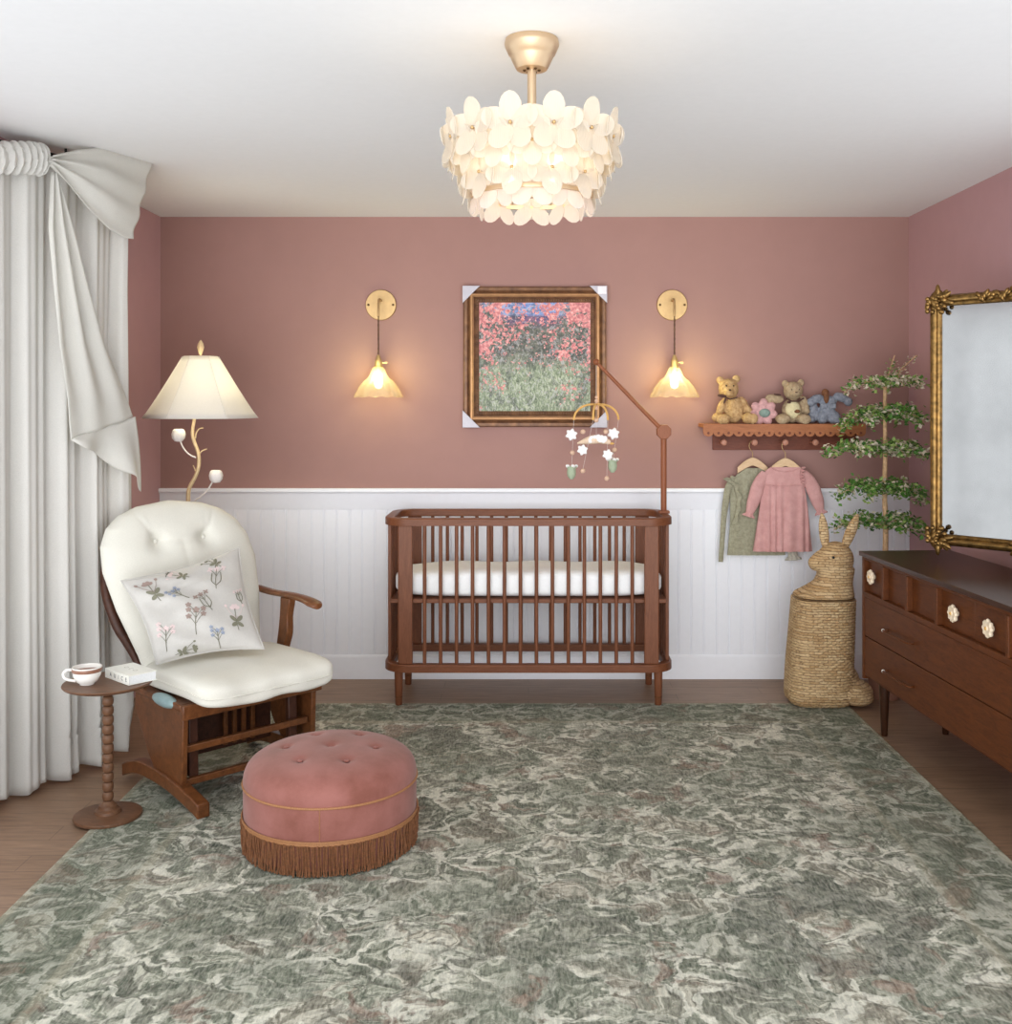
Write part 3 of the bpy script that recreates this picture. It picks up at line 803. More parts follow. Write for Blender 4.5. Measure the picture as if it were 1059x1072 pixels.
obj('end_knob', MB().ball(P2, .0185, 16, 10), M_arm, ma, world=True)
mo = thing('baby_mobile', 'baby mobile of white felt flowers, sage tulips and a tan bird under mustard arms', 'mobile', (P2.x, MY, P2.z - .02))
hz = 1.612; H = Vector((P2.x, MY, hz))
obj('hanging_string', MB().tube([P2 - Vector((0, 0, .018)), H], .0012, 6), M_thread, mo, world=True)
for z, r in ((hz + .040, .008), (hz + .020, .010), (hz + .0, .012), (hz - .02, .011), (hz - .088, .013)):
    obj('wooden_bead', MB().ball((H.x, MY, z), r, 12, 8), M_bead, mo, world=True)
obj('centre_thread', MB().tube([H, H - Vector((0, 0, .19))], .0008, 5), M_thread, mo, world=True)
ends = []
for ang, L_ in ((PI + .25, .130), (PI - .9 + 2.2, .085), (-.95, .10), (.2, .128)):
    e = H + Vector((L_ * math.cos(ang), L_ * math.sin(ang), -.085)); ends.append(e)
    arc = [H + Vector((L_ * math.sin(q * PI / 2 / 8) * math.cos(ang), L_ * math.sin(q * PI / 2 / 8) * math.sin(ang), -.085 * (1 - math.cos(q * PI / 2 / 8)) + .006 * math.sin(q * PI / 8))) for q in range(9)]
    obj('felt_arm', MB().tube(arc, .0062, 10), M_yel, mo, world=True)
def felt_flower(px, py, e, n=6, r=.027):
    p = at(px, py, e.y); p.x = px and p.x; q = Vector((p.x, e.y, p.z))
    f = MB(); rs = []
    for yy, k in ((-.010, .55), (-.007, .9), (0, 1), (.007, .9), (.010, .55)):
        rs.append([q + Vector((k * r * (1 + .15 * math.cos(n * 2 * PI * j / 56)) * math.cos(2 * PI * j / 56 + .3), yy, k * r * (1 + .15 * math.cos(n * 2 * PI * j / 56)) * math.sin(2 * PI * j / 56 + .3))) for j in range(56)])
    f.rings(rs); obj('felt_flower', f, M_felt, mo, world=True)
    return q
def tulip(px, py, e):
    p = at(px, py, e.y)
    f = MB(); f.lathe([(.0, -.042), (.010, -.040), (.022, -.024), (.025, -.004), (.023, .016), (.030, .030), (.026, .031), (.0, .012)], p, 30, rf=lambda a, z: 1 + (.16 * math.cos(5 * a) if z > .02 else 0))
    o = obj('felt_tulip', f, M_green, mo, world=True)
    g = MB()
    for k in range(5):
        a = 2 * PI * k / 5; g.ball(p + Vector((.026 * math.cos(a), .026 * math.sin(a), .032)), (.011, .007, .009), 10, 6)
    obj('petal_tips', g, M_felt, o, world=True)
spec = [(0, [('f', 598, 455), ('b', 599, 474), ('t', 598, 494)]), (1, [('b', 610, 452), ('f', 609.5, 471), ('b', 610, 493)]),
        (2, [('b', 634, 452), ('f', 636, 476), ('b', 635, 501)]), (3, [('f', 642, 454), ('b', 643, 471), ('t', 641, 487)])]
for i, items in spec:
    e = ends[i]; last = e
    for typ, px, py in items:
        if typ == 'f': last = felt_flower(px, py, e, r=.030 if py < 460 else .027)
        elif typ == 'b':
            last = at(px, py, e.y); obj('wooden_bead', MB().ball(last, .0135, 12, 8), M_bead, mo, world=True)
        else: tulip(px, py, e); last = at(px, py, e.y)
    obj('thread', MB().tube([e, Vector((last.x, last.y, last.z + .01))], .0008, 5), M_thread, mo, world=True)
bc = Vector((H.x, MY - .0, hz - .198))
bb = MB(); bb.tube(smooth_path([bc + Vector((-.105, 0, -.018)), bc + Vector((-.06, 0, -.006)), bc + Vector((-.01, 0, .004)), bc + Vector((.04, 0, -.002)), bc + Vector((.078, 0, -.014))], 5), [.004, .006, .009, .012, .015, .018, .02, .022, .024, .025, .025, .024, .022, .021, .02, .019, .017, .015, .014, .012, .008], 14)
bird = obj('felt_bird', bb, M_tan, mo, world=True)
w_ = MB()
for i in range(5): w_.ball(bc + Vector((-.03 + i * .018, -.018, .012 - abs(i - 2) * .004)), (.016, .006, .022), 12, 8, M=Matrix.Rotation(.5, 3, 'Y'))
obj('wing', w_, M_felt, bird, world=True)
obj('beak', MB().ball(bc + Vector((.086, 0, -.019)), (.014, .008, .007), 10, 6), M_yel, bird, world=True)

# ------------------------------------------------------------------ shelf with pegs
SX0, SX1, SYF = .998, 1.926, 6.0; ST = 1.500
sh = thing('peg_shelf', 'scalloped wooden wall shelf with a row of pegs under the plush toys', 'shelf', ((SX0 + SX1) / 2, YB, ST - .1))
obj('shelf_board', MB().bx(SX0, SX1, SYF + .012, YB - .001, ST - .022, ST), M_shelf, sh, world=True, bevel=.003)
nsc = 16; w = (SX1 - SX0) / nsc; lobe = []
for i in range(nsc):
    cx = SX0 + (i + .5) * w
    for j in range(11):
        a = PI - PI * j / 10
        lobe.append((cx + w / 2 * math.cos(a), ST - .046 - w / 2 * .9 * math.sin(a)))
sc = MB()
for y in (SYF, SYF + .012): pass
# strip built lobe by lobe so the faces stay well shaped
for i in range(len(lobe) - 1):
    (xa, za), (xb, zb) = lobe[i], lobe[i + 1]
    if xb - xa < 1e-5: continue
    sc.rings([[Vector((xa, SYF, ST)), Vector((xa, SYF + .012, ST)), Vector((xa, SYF + .012, za)), Vector((xa, SYF, za))],
              [Vector((xb, SYF, ST)), Vector((xb, SYF + .012, ST)), Vector((xb, SYF + .012, zb)), Vector((xb, SYF, zb))]], True, i == 0, i >= len(lobe) - 3)
ap = obj('scalloped_apron', sc, M_shelf, sh, world=True, smooth=False)
hl = MB()
for i in range(nsc): hl.lathe([(.0075, 0), (.006, .002), (0, .002)], (SX0 + (i + .5) * w, SYF - .0002, ST - .052), 12, M=Rx)
obj('drilled_dots', hl, M_shelfd, ap, world=True)
BX0, BX1 = (746 - 553) * 6.16 / 1100, (896 - 553) * 6.16 / 1100
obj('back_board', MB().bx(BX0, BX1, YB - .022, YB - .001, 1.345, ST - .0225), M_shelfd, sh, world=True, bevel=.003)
PEG = [(757, 463), (789, 463), (821, 463), (852.5, 463), (885, 463)]; pegx = []
for px, py in PEG:
    q = at(px, py, 6.08); pegx.append(q.x)
    obj('peg', MB().lathe([(.009, -.078), (.009, -.02), (.011, -.0), (.018, .012), (.019, .022), (.014, .029), (0, .031)], (q.x, 6.080, 1.392), 16, M=Rx), M_peg, sh, world=True)

# ------------------------------------------------------------------ plush toys on the shelf
TY = 6.075; SZ = ST + .001
def tp(px, py, y=TY): return at(px, py, TY) + Vector((0, y - TY, 0))
def sc_(v): return v * TY / 1100.0
def plush(name, label, cat, blobs, mat, cx, group=None, extra=None, vox=.005, fur=.006):
    t = thing(name, label, cat, (at(cx, 440, TY).x, TY, SZ))
    m = MB()
    for (px, py, dy, rx, ry, rz, rot) in blobs:
        p = tp(px, py, TY + dy)
        m.ball(p, (sc_(rx), sc_(ry), sc_(rz)), 18, 12, M=Matrix.Rotation(rot, 3, 'Y'))
    b = obj('body', m, mat, t, world=True, remesh=vox, fur=fur)
    return t, b
def lim(t): pass
t, b = plush('teddy_bear', 'tan teddy bear with a dark bow, sitting at the left end of the shelf', 'teddy bear', [
    (762, 407, -.01, 10.5, 9.5, 10.5, 0), (753.5, 398, 0, 4, 3, 4, 0), (770.5, 396.5, 0, 4.2, 3, 4.2, 0), (761, 411, -.055, 5, 4.5, 4, 0),
    (768, 429, .0, 10.5, 9, 14, .05), (754, 427, -.015, 4, 4, 11, .35), (749, 437, -.03, 5, 5, 5, 0), (779, 424, 0, 4, 4.2, 10, -.45), (783, 430, -.01, 4, 4, 4, 0),
    (756, 438.5, -.06, 6, 9, 5.4, 0), (781, 437.5, -.055, 7, 9, 5.8, 0), (752, 438.5, -.085, 5, 4, 5.2, 0), (785, 438, -.085, 5, 4, 5.5, 0)], M_bear1, 768)
e = MB(); e.ball(tp(758, 404, TY - .063), .0045, 8, 6); e.ball(tp(765.5, 404, TY - .063), .0045, 8, 6)
obj('eyes', e, M_eye, b, world=True)
obj('nose', MB().ball(tp(761, 408.5, TY - .081), (.007, .004, .005), 10, 6), M_ribbon, b, world=True)
rb = MB(); rb.ball(tp(754, 414.5, TY - .05), (.028, .006, .009), 12, 8, M=Matrix.Rotation(.15, 3, 'Y')); rb.ball(tp(757, 419, TY - .05), (.006, .004, .022), 8, 6, M=Matrix.Rotation(.3, 3, 'Y'))
rb.tube([tp(755, 415, TY - .045), tp(762, 418, TY - .05), tp(770, 416, TY - .045)], .004, 8)
obj('neck_bow', rb, M_ribbon, t, world=True)

t = thing('flower_plush', 'pink flower shaped plush with a sage centre, between the two bears', 'plush toy', (at(799, 440, TY).x, TY, SZ))
m = MB(); fc = tp(798, 431.5, TY - .02)
for k in range(7):
    a = 2 * PI * k / 7 + PI / 2
    m.ball(fc + Vector((sc_(10) * math.cos(a), .0, sc_(9.4) * math.sin(a))), (sc_(5.4), sc_(3.8), sc_(4.6)), 14, 10, M=Matrix.Rotation(-a, 3, 'Y'))
m.ball(fc, (sc_(8), sc_(4), sc_(7)), 14, 10)
b = obj('petals', m, M_pinkpl, t, world=True, remesh=.004, fur=.004)
obj('centre', MB().ball(fc + Vector((.004, -.016, -.004)), (sc_(6), sc_(3), sc_(4.6)), 16, 10), M_teal, t, world=True, fur=.003)

t, b = plush('teddy_bear', 'taupe teddy bear with a cream bib front, in the middle of the shelf', 'teddy bear', [
    (829.5, 409, -.01, 10.2, 9.5, 9.4, 0), (821.5, 401.5, 0, 3.6, 3, 3.8, 0), (838, 401, 0, 3.8, 3, 4, 0), (830, 412, -.05, 5.2, 4, 3.6, 0),
    (828.5, 430, 0, 10.5, 9, 13, 0), (811, 417.5, -.01, 9, 4.6, 4.8, .1), (804.5, 417.5, -.01, 4.6, 4.4, 4.8, 0), (842, 423, 0, 4.4, 4.2, 9, -.25), (843, 430, -.01, 4, 4, 4, 0),
    (817, 438.2, -.055, 8, 9, 5.2, 0), (838, 438.2, -.055, 7.5, 9, 5.2, 0), (815, 439, -.08, 6, 4, 4.8, 0), (839, 439, -.08, 6, 4, 4.8, 0)], M_bear2, 829)
e = MB(); e.ball(tp(826, 408, TY - .060), .003, 8, 6); e.ball(tp(833.5, 408, TY - .060), .003, 8, 6)
obj('eyes', e, M_eye, b, world=True)
obj('nose', MB().ball(tp(830, 410.8, TY - .074), (.007, .004, .004), 10, 6), M_ribbon, b, world=True)
bib = obj('bib', MB().ball(tp(828, 429, TY - .038), (sc_(8), sc_(4.2), sc_(9.5)), 18, 12), M_bib, t, world=True, fur=.003)
obj('bib_patch', MB().ball(tp(831.5, 430.5, TY - .060), (.018, .003, .011), 14, 8), M_brownpl, bib, world=True)
rb = MB(); rb.tube([tp(821, 417, TY - .045), tp(826, 420, TY - .056), tp(833, 420, TY - .056), tp(839, 417, TY - .045)], .0045, 8)
rb.ball(tp(812, 413.2, TY - .04), (.022, .006, .006), 12, 8, M=Matrix.Rotation(.15, 3, 'Y')); rb.ball(tp(823, 421, TY - .058), (.012, .005, .008), 8, 6)
obj('neck_ribbon', rb, M_ribbon, t, world=True)

t, b = plush('knitted_outfit', 'blue grey knitted doll outfit with a brown neck opening, right end of shelf', 'doll outfit', [
    (866, 420, 0, 10, 5, 6, 0), (865.5, 430, 0, 8.5, 5.5, 12, 0), (853, 418, -.005, 8, 4.5, 4.6, -.45), (848, 421, -.01, 4.6, 4.2, 4.6, 0),
    (880, 416, -.005, 8.5, 4.5, 4.8, .35), (887, 420.5, -.01, 4.6, 4.2, 4.8, 0), (851.5, 432, .01, 5.5, 4, 11, .05), (848, 439, .0, 5, 5, 4, 0),
    (860, 437, -.01, 6, 5, 7, .1), (872, 437, -.01, 7, 5, 7, -.12), (875, 440, -.02, 5, 5, 4, 0)], M_blue, 866, vox=.004, fur=.0035)
nk = MB(); nk.ball(tp(863, 411, TY - .01), (sc_(4), sc_(3.4), sc_(4)), 14, 10); nk.ball(tp(863.5, 416, TY - .026), (sc_(3), sc_(2), sc_(6.4)), 12, 8)
obj('neck', nk, M_brownpl, t, world=True)
pk = MB()
for qx in (858.5, 868): pk.box(tp(qx + 2, 425, TY - .033), (.034, .006, .028))
obj('pocket', pk, M_blue, b, world=True, bevel=.003)

# ------------------------------------------------------------------ hangers and clothes
def hanger(px, tipz, y, label, hx):
    t = thing('clothes_hanger', label, 'hanger', (hx, y, tipz), 0)
    cx = hx
    hk = [(cx + .0, y, tipz), (cx, y, tipz + .03), (cx - .012, y, tipz + .045), (cx - .020, y, tipz + .068), (cx - .012, y, tipz + .092), (cx + .004, y, tipz + .0985), (cx + .018, y, tipz + .090)]
    obj('hook', MB().tube(smooth_path(hk, 5), .0022, 8), M_brass, t, world=True)
    top = []; bot = []
    for i in range(21):
        u = -1 + i / 10; xx = u * .088
        top.append(Vector((cx + xx, y, tipz - .058 * (abs(u) ** 1.6)))); bot.append(Vector((cx + xx, y, tipz - .046 - .046 * abs(u) ** 1.3)))
    m = MB()
    rs = [[a + Vector((0, -.006, 0)), a + Vector((0, .006, 0)), b_ + Vector((0, .006, 0)), b_ + Vector((0, -.006, 0))] for a, b_ in zip(top, bot)]
    m.rings(rs); obj('shoulder_bar', m, M_hang, t, world=True, bevel=.002)
    return t
DY, GY = 6.062, 6.118
HXd, HXg = pegx[2], pegx[1]
hanger(821, 1.302, DY, 'pale wooden hanger holding the pink dress', HXd)
hanger(789, 1.302, GY, 'pale wooden hanger holding the sage cardigan', HXg)
def loft(rows, n, rip=None):
    """rows: (z, x0, x1, halfdepth, yc); flat oval cross sections with pleats"""
    m = MB(); rs = []
    for i, (z, x0, x1, d, yc) in enumerate(rows):
        r_ = []
        for j in range(n):
            a = 2 * PI * j / n; ca, sa = math.cos(a), math.sin(a)
            X = (x0 + x1) / 2 + (x1 - x0) / 2 * (abs(ca) ** .8) * (1 if ca > 0 else -1)
            k = rip(X, z, i) if rip else 0
            r_.append(Vector((X, yc + (d * (abs(sa) ** .7)) * (1 if sa > 0 else -1) - k * (abs(sa) ** .5) * (1 if sa < 0 else -.3), z)))
        rs.append(r_)
    return m.rings(rs)
def rowpx(tab, y, k=1, steps=40):
    out = []
    py0, py1 = tab[0][0], tab[-1][0]
    for i in range(steps + 1):
        py = py0 + (py1 - py0) * i / steps
        a = interp([(r[0], r[1]) for r in tab], py); b_ = interp([(r[0], r[2]) for r in tab], py); d = interp([(r[0], r[3]) for r in tab], py)
        p0 = at(a, py, y); p1 = at(b_, py, y)
        out.append((p0.z, p0.x, p1.x, d, y))
    return out
dr = thing('child_dress', 'dusty pink long sleeved baby dress hanging from the shelf peg', 'dress', (HXd, DY, 1.25))
tab = [(489, 806, 837, .010), (492, 802, 840, .013), (496, 798, 843, .016), (507, 797, 842, .018), (509, 797, 842, .018), (530, 795, 845, .022), (577, 788, 850, .028)]
def riD(X, z, i):
    k = max(0, min(1, (1.18 - z) / .3)); return (.002 + .0045 * k) * math.sin(X * 130 + 2 * math.sin(X * 31)) * (1 if z < 1.155 else .08)
obj('skirt_and_bodice', loft(rowpx(tab, DY, 1, 44), 160, riD), M_dress, dr, world=True)
g = MB(); g.tube([at(798, 507.5, DY) + Vector((0, -.02, 0)), at(820, 508.5, DY) + Vector((0, -.0225, 0)), at(842, 507.5, DY) + Vector((0, -.02, 0))], .0022, 8)
obj('yoke_seam', g, M_dress, dr, world=True)
def sleeve(pts, r, y, mat, name, par, cuff=True):
    P = smooth_path([at(px, py, y) + Vector((0, o_, 0)) for px, py, o_ in pts], 6)
    m = MB(); n = len(P)
    rr = [interp([(i / (len(r) - 1), q) for i, q in enumerate(r)], k / (n - 1)) for k in range(n)]
    m.tube(P, [q * .42 for q in rr], 20, flat=2.0)
    o_ = obj(name, m, mat, par, world=True)
    if cuff:
        c = MB(); d = (P[-1] - P[-2]).normalized(); e_ = P[-1]
        sd = d.cross(Vector((0, 1, 0))).normalized()
        rs = []
        for q, k in ((-.004, .75), (.006, .8), (.014, 1.2), (.022, 1.35)):
            rs.append([e_ + d * q + sd * rr[-1] * k * (1 + .14 * math.sin(8 * 2 * PI * j / 48)) * math.cos(2 * PI * j / 48) + Vector((0, rr[-1] * .6 * k * (1 + .14 * math.sin(8 * 2 * PI * j / 48)) * math.sin(2 * PI * j / 48), 0)) for j in range(48)])
        c.rings(rs, True, True, False)
        obj('cuff', c, mat, o_, world=True, solid=.002)
    return o_
sleeve([(801, 495, 0), (794, 507, -.004), (789, 522, -.008), (784, 537, -.008)], [.030, .044, .048, .044, .026], DY, M_dress, 'sleeve', dr)
sleeve([(840, 495, 0), (848, 506, -.004), (854, 521, -.006), (858, 534, -.006)], [.030, .044, .048, .044, .026], DY, M_dress, 'sleeve', dr)
rf_ = MB()
def ruf(u, v):
    p = at(839 - 1.5 * math.sin(u * PI), 489 + 17 * u, DY)
    return p + Vector((.010 * math.sin(u * 34) * v + .014 * (v - .5), -.020 - .012 * v + .004 * math.cos(u * 34), .004 * v))
obj('shoulder_ruffle', rf_.grid(ruf, 50, 6), M_dress, dr, world=True, solid=.003)
b = MB()
obj('neckline_band', b.tube(smooth_path([at(806, 489, DY) + Vector((0, -.008, 0)), at(813, 492.5, DY) + Vector((0, -.015, 0)), at(822, 493.5, DY) + Vector((0, -.016, 0)), at(831, 492, DY) + Vector((0, -.015, 0)), at(837, 489, DY) + Vector((0, -.008, 0))], 5), .003, 8), M_dress, dr, world=True)

cg = thing('child_cardigan', 'sage green ruffled knit cardigan hanging partly behind the pink dress', 'cardigan', (HXg, GY, 1.25))
tab = [(490, 781, 797, .008), (496, 772, 806, .010), (503, 765, 812, .012), (515, 764, 814, .014), (545, 764, 817, .016), (570, 762, 820, .018), (581, 761, 822, .018)]
obj('cardigan_body', loft(rowpx(tab, GY, 1, 30), 120, lambda X, z, i: .0025 * math.sin(X * 120)), M_sage, cg, world=True)
sleeve([(768, 499, 0), (762, 512, -.004), (758, 535, -.006), (756, 560, -.006), (754, 588, -.006)], [.020, .028, .024, .020, .018, .017], GY, M_sage, 'sleeve', cg, cuff=False)
sleeve([(811, 500, .004), (820, 520, .004), (827, 550, .004), (830, 582, .004)], [.020, .030, .034, .034], GY + .004, M_lace, 'lace_sleeve', cg, cuff=True)
tabr = [(0, (757, 501)), (.25, (768, 508)), (.5, (772, 522)), (.75, (770, 538)), (1, (766, 549))]
def ruf2(u, v):
    i = min(3, int(u * 4)); f = u * 4 - i; a = tabr[i][1]; c_ = tabr[i + 1][1]
    px = a[0] + (c_[0] - a[0]) * f; py = a[1] + (c_[1] - a[1]) * f
    return at(px, py, GY) + Vector((.022 * (v - .3) + .006 * math.sin(u * 30) * v, -.022 - .010 * v - .006 * math.cos(u * 30) * v, 0.010 * (1 - u) * v))
obj('ruffle', MB().grid(ruf2, 60, 8), M_sage, cg, world=True, solid=.003)

# ------------------------------------------------------------------ rabbit basket
KY = 5.665
kb = thing('rabbit_basket', 'woven seagrass rabbit shaped basket standing between the pink dress and the dresser', 'basket', (1.57, KY, RZ))
def srow(z, cx, cy, rx, ry, n=180, e=3.2, amp=.0028):
    r_ = []; k = int(round(z / .0125))
    for j in range(n):
        a = 2 * PI * j / n; ca, sa = math.cos(a), math.sin(a)
        q = (abs(ca) ** e + abs(sa) ** e) ** (-1 / e)
        w_ = amp * math.sin(a * 30 + PI * (k % 2))
        r_.append(Vector((cx + (rx * q + w_) * ca, cy + (ry * q + w_) * sa, z)))
    return r_
rows = []; z = .004
tb = [(0.004, (1.560, KY, .150, .130)), (.02, (1.560, KY, .165, .146)), (.05, (1.562, KY, .172, .152)), (.2, (1.566, KY, .168, .152)), (.56, (1.588, KY, .158, .144))]
def tbi(t_, z):
    return tuple(interp([(a, b_[i]) for a, b_ in t_], z) for i in range(4))
while z <= .5625:
    a = tbi(tb, z); rg = .0022 * abs(math.sin(PI * z / .0125))
    rows.append(srow(z + RZ, a[0], a[1], a[2] + rg, a[3] + rg)); z += .0125 / 3
body = MB().rings(rows)
obj('basket_body', body, M_weave, kb, world=True)
m = MB()
m.ball((1.725, KY - .03, .078), (.118, .12, .068), 24, 14); m.ball((1.75, KY - .05, .052), (.092, .10, .046), 24, 14); m.ball((1.68, KY, .12), (.10, .12, .11), 24, 14)
obj('haunch', m, M_weave, kb, world=True, remesh=.006)
m = MB()
tb2 = [(.0, (1.588, KY, .158, .144)), (.012, (1.590, KY, .156, .142)), (.04, (1.615, KY, .128, .118)), (.075, (1.640, KY, .100, .092)), (.11, (1.652, KY, .094, .088)), (.15, (1.655, KY, .098, .09))]
rows = []; z = 0
while z <= .15:
    a = tbi(tb2, z); rows.append(srow(.573 + RZ + z, *a, e=2.6, amp=0)); z += .01
m.rings(rows)
m.ball((1.655, KY, .778), (.096, .092, .096), 24, 16); m.ball((1.598, KY - .01, .770), (.080, .068, .064), 24, 16, M=Matrix.Rotation(-.15, 3, 'Y'))
m.ball((1.553, KY - .015, .760), (.050, .048, .044), 20, 12)
lid = obj('lid', m, M_weave, kb, world=True, remesh=.006)
for (bx0, bz0), (tx, tz), wd in (((1.602, .835), (1.578, 1.028), .026), ((1.700, .835), (1.772, 1.022), .029)):
    b0 = Vector((bx0, KY, bz0)); t0 = Vector((tx, KY - .01, tz)); P = [b0 + (t0 - b0) * k / 10 + Vector((0, 0, 0)) for k in range(11)]
    rr = [wd * q for q in (.55, .7, .85, .95, 1, 1, .96, .88, .72, .5, .18)]
    ear = obj('ear', MB().tube(P, [q * .6 for q in rr], 16, flat=1.7), M_weave, lid, world=True)
obj('eye', MB().ball((1.618, KY - .088, .800), (.008, .006, .008), 10, 8), M_eye, lid, world=True)
obj('lid_rim', MB().rings([srow(.5635 + RZ + q, 1.588, KY, .1575, .1435, amp=0) for q in (0, .0035)], True, False, False), M_giltdark, lid, world=True)

# ------------------------------------------------------------------ potted tree
TX, TYY = 1.960, 5.78
tr = thing('potted_tree', 'slender tiered leafy indoor tree standing behind the dresser by the corner', 'tree', (TX, TYY, 0))
pot = obj('pot', MB().lathe([(.0, .001), (.075, .001), (.10, .17), (.108, .175), (.108, .20), (.098, .20), (.09, .175), (0, .17)], (TX, TYY, 0), 32), M_pot, tr, world=True)
obj('soil', MB().lathe([(.0, .171), (.092, .171), (.094, .182), (0, .186)], (TX, TYY, 0), 24), M_soil, pot, world=True)
def tz(py): return 1.63 - (py - 420) * TYY / 1100
tkp = [(TX, TYY, .18), (TX - .002, TYY, .5), (TX + .004, TYY, tz(552)), (TX - .002, TYY, tz(517)), (TX + .002, TYY, tz(475)), (TX, TYY, tz(437)), (TX + .003, TYY, tz(403)), (TX + .012, TYY, tz(398))]
tkp = smooth_path(tkp, 4)
obj('trunk', MB().tube(tkp, [.017 - .009 * i / len(tkp) for i in range(len(tkp))], 10), M_trunk, tr, world=True)
rng = random.Random(3)
def leafquad(mb, p, s_, k):
    mb.mi = k
    d = Vector((rng.gauss(0, 1), rng.gauss(0, 1), rng.gauss(0, .6))).normalized()
    n_ = Vector((rng.gauss(0, .6), rng.gauss(0, .6) - .5, 1)).normalized()
    sd = d.cross(n_).normalized(); up_ = sd.cross(d)
    a = p; b_ = p + d * s_ * .45 + sd * s_ * .33 + up_ * s_ * .06; c_ = p + d * s_; e_ = p + d * s_ * .45 - sd * s_ * .33 + up_ * s_ * .06; m_ = p + d * s_ * .5 - up_ * s_ * .03
    mb.add([a, b_, c_, e_, m_], [(0, 1, 4), (1, 2, 4), (2, 3, 4), (3, 0, 4)])
def tier(py, xl, xr, dl, dr_, nl, thick, pale):
    z0_ = tz(py) + .01
    br_ = MB(); lf = MB()
    twigs = [(xl - TX, 0, dl), (xr - TX, 0, dr_), ((xl - TX) * .7, .12, dl * .7), ((xr - TX) * .75, .20, dr_ * .7), ((xl - TX) * .65, -.02 if py > 540 else -.22, dl * .7), ((xr - TX) * .7, -.22, dr_ * .7), (0.02, -.24, -.02)]
    for dx, dy, dz in twigs:
        L_ = math.hypot(dx, dy)
        pts = [Vector((TX, TYY, z0_ - .03))]
        for k in range(1, 7):
            f = k / 6
            pts.append(Vector((TX + dx * f, TYY + dy * f, z0_ - .03 + .055 * math.sin(f * PI * .8) + dz * f * f + rng.gauss(0, .004))))
        br_.tube(pts, [.0038 * (1 - .75 * i / 6) for i in range(7)], 6)
        for k in range(int(nl * L_ / .25)):
            f = .12 + .88 * rng.random(); i = min(5, int(f * 6)); g_ = f * 6 - i
            c0 = pts[i] + (pts[i + 1] - pts[i]) * g_
            sp = .035 * (1.15 - f * .5)
            p = c0 + Vector((rng.gauss(0, sp * .8), rng.gauss(0, sp), rng.gauss(.002, thick)))
            p.x = min(p.x, XR - .045); p.y = min(p.y, YB - .045)
            if p.x < 1.96: p.y = min(p.y, 5.955)
            if z0_ < 1.05 and p.x < 1.86: p.y = max(p.y, 5.765)
            kk = rng.random()
            leafquad(lf, p, rng.uniform(.020, .034), 2 if kk < pale else (1 if kk < pale + .25 else (3 if kk > .88 else 0)))
    b_ = obj('branch_tier', br_, M_trunk, tr, world=True)
    obj('foliage', lf, M_leaf, b_, world=True, smooth=False)
def X_(px): return (px - 553) * TYY / 1100
tier(403, X_(884), X_(962), -.055, -.02, 130, .012, .42)
tier(434, X_(878), X_(962), -.10, -.07, 220, .018, .28)
tier(471, X_(864), X_(964), -.03, -.05, 210, .015, .32)
tier(512, X_(876), X_(964), -.05, -.08, 220, .018, .22)
tier(548, X_(872), X_(962), -.05, -.04, 170, .018, .22)
lf = MB(); br_ = MB()
for ex, ez, n_ in ((935, 372, 70), (958, 372, 90), (946, 386, 40)):
    a = Vector((TX + .012, TYY, tz(400))); b2 = Vector((X_(ex), TYY - .02, tz(ez))); mid = (a + b2) / 2 + Vector((-.005, 0, -.004))
    P = smooth_path([a, mid, b2], 4); br_.tube(P, .0028, 6)
    for k in range(n_):
        f = rng.uniform(.1, 1); i = min(len(P) - 2, int(f * (len(P) - 1))); c0 = P[i]
        kk = rng.random(); leafquad(lf, c0 + Vector((rng.gauss(0, .012), rng.gauss(0, .015), rng.gauss(0, .010))), rng.uniform(.012, .022), 2 if kk < .45 else (1 if kk < .7 else 0))
b_ = obj('branch_tip', br_, M_trunk, tr, world=True); obj('foliage', lf, M_leaf, b_, world=True, smooth=False)

# ------------------------------------------------------------------ dresser (local: x = depth to the wall, -y = towards the camera)
th = math.atan(.0709)
ds = thing('dresser', 'long walnut dresser on tapered legs along the right wall beneath the mirror', 'dresser', (1.65, 5.2, 0), th)
LN, DP, DT, DBt = 1.78, .455, .888, .262
obj('top_panel', MB().bx(-.012, DP, -LN - .01, .012, DT - .022, DT), M_drest, ds, bevel=.003)
c = MB(); c.bx(.0, DP - .005, -.022, 0, DBt, DT - .0225); c.bx(.0, DP - .005, -LN, -LN + .022, DBt, DT - .0225); c.bx(.03, DP - .005, -LN + .0225, -.0225, DBt, DBt + .02)
c.bx(DP - .02, DP - .005, -LN + .0225, -.0225, DBt + .0205, DT - .0225); c.bx(.040, .052, -LN + .0225, -.0225, DBt + .0205, DT - .0225)
obj('carcass', c, M_dres, ds, bevel=.002)
obj('middle_rail', MB().bx(.0, .04, -LN + .0225, -.0225, .668, .694), M_dres, ds, bevel=.003)
obj('upper_rail', MB().bx(.0, .04, -LN + .0225, -.0225, .850, .8652), M_dres, ds, bevel=.003)
divs = [.254, .515, .802, 1.371]
for d in divs: obj('divider', MB().bx(-.004, .0395, -d - .011, -d + .011, .6945, .8495), M_dres, ds, bevel=.003)
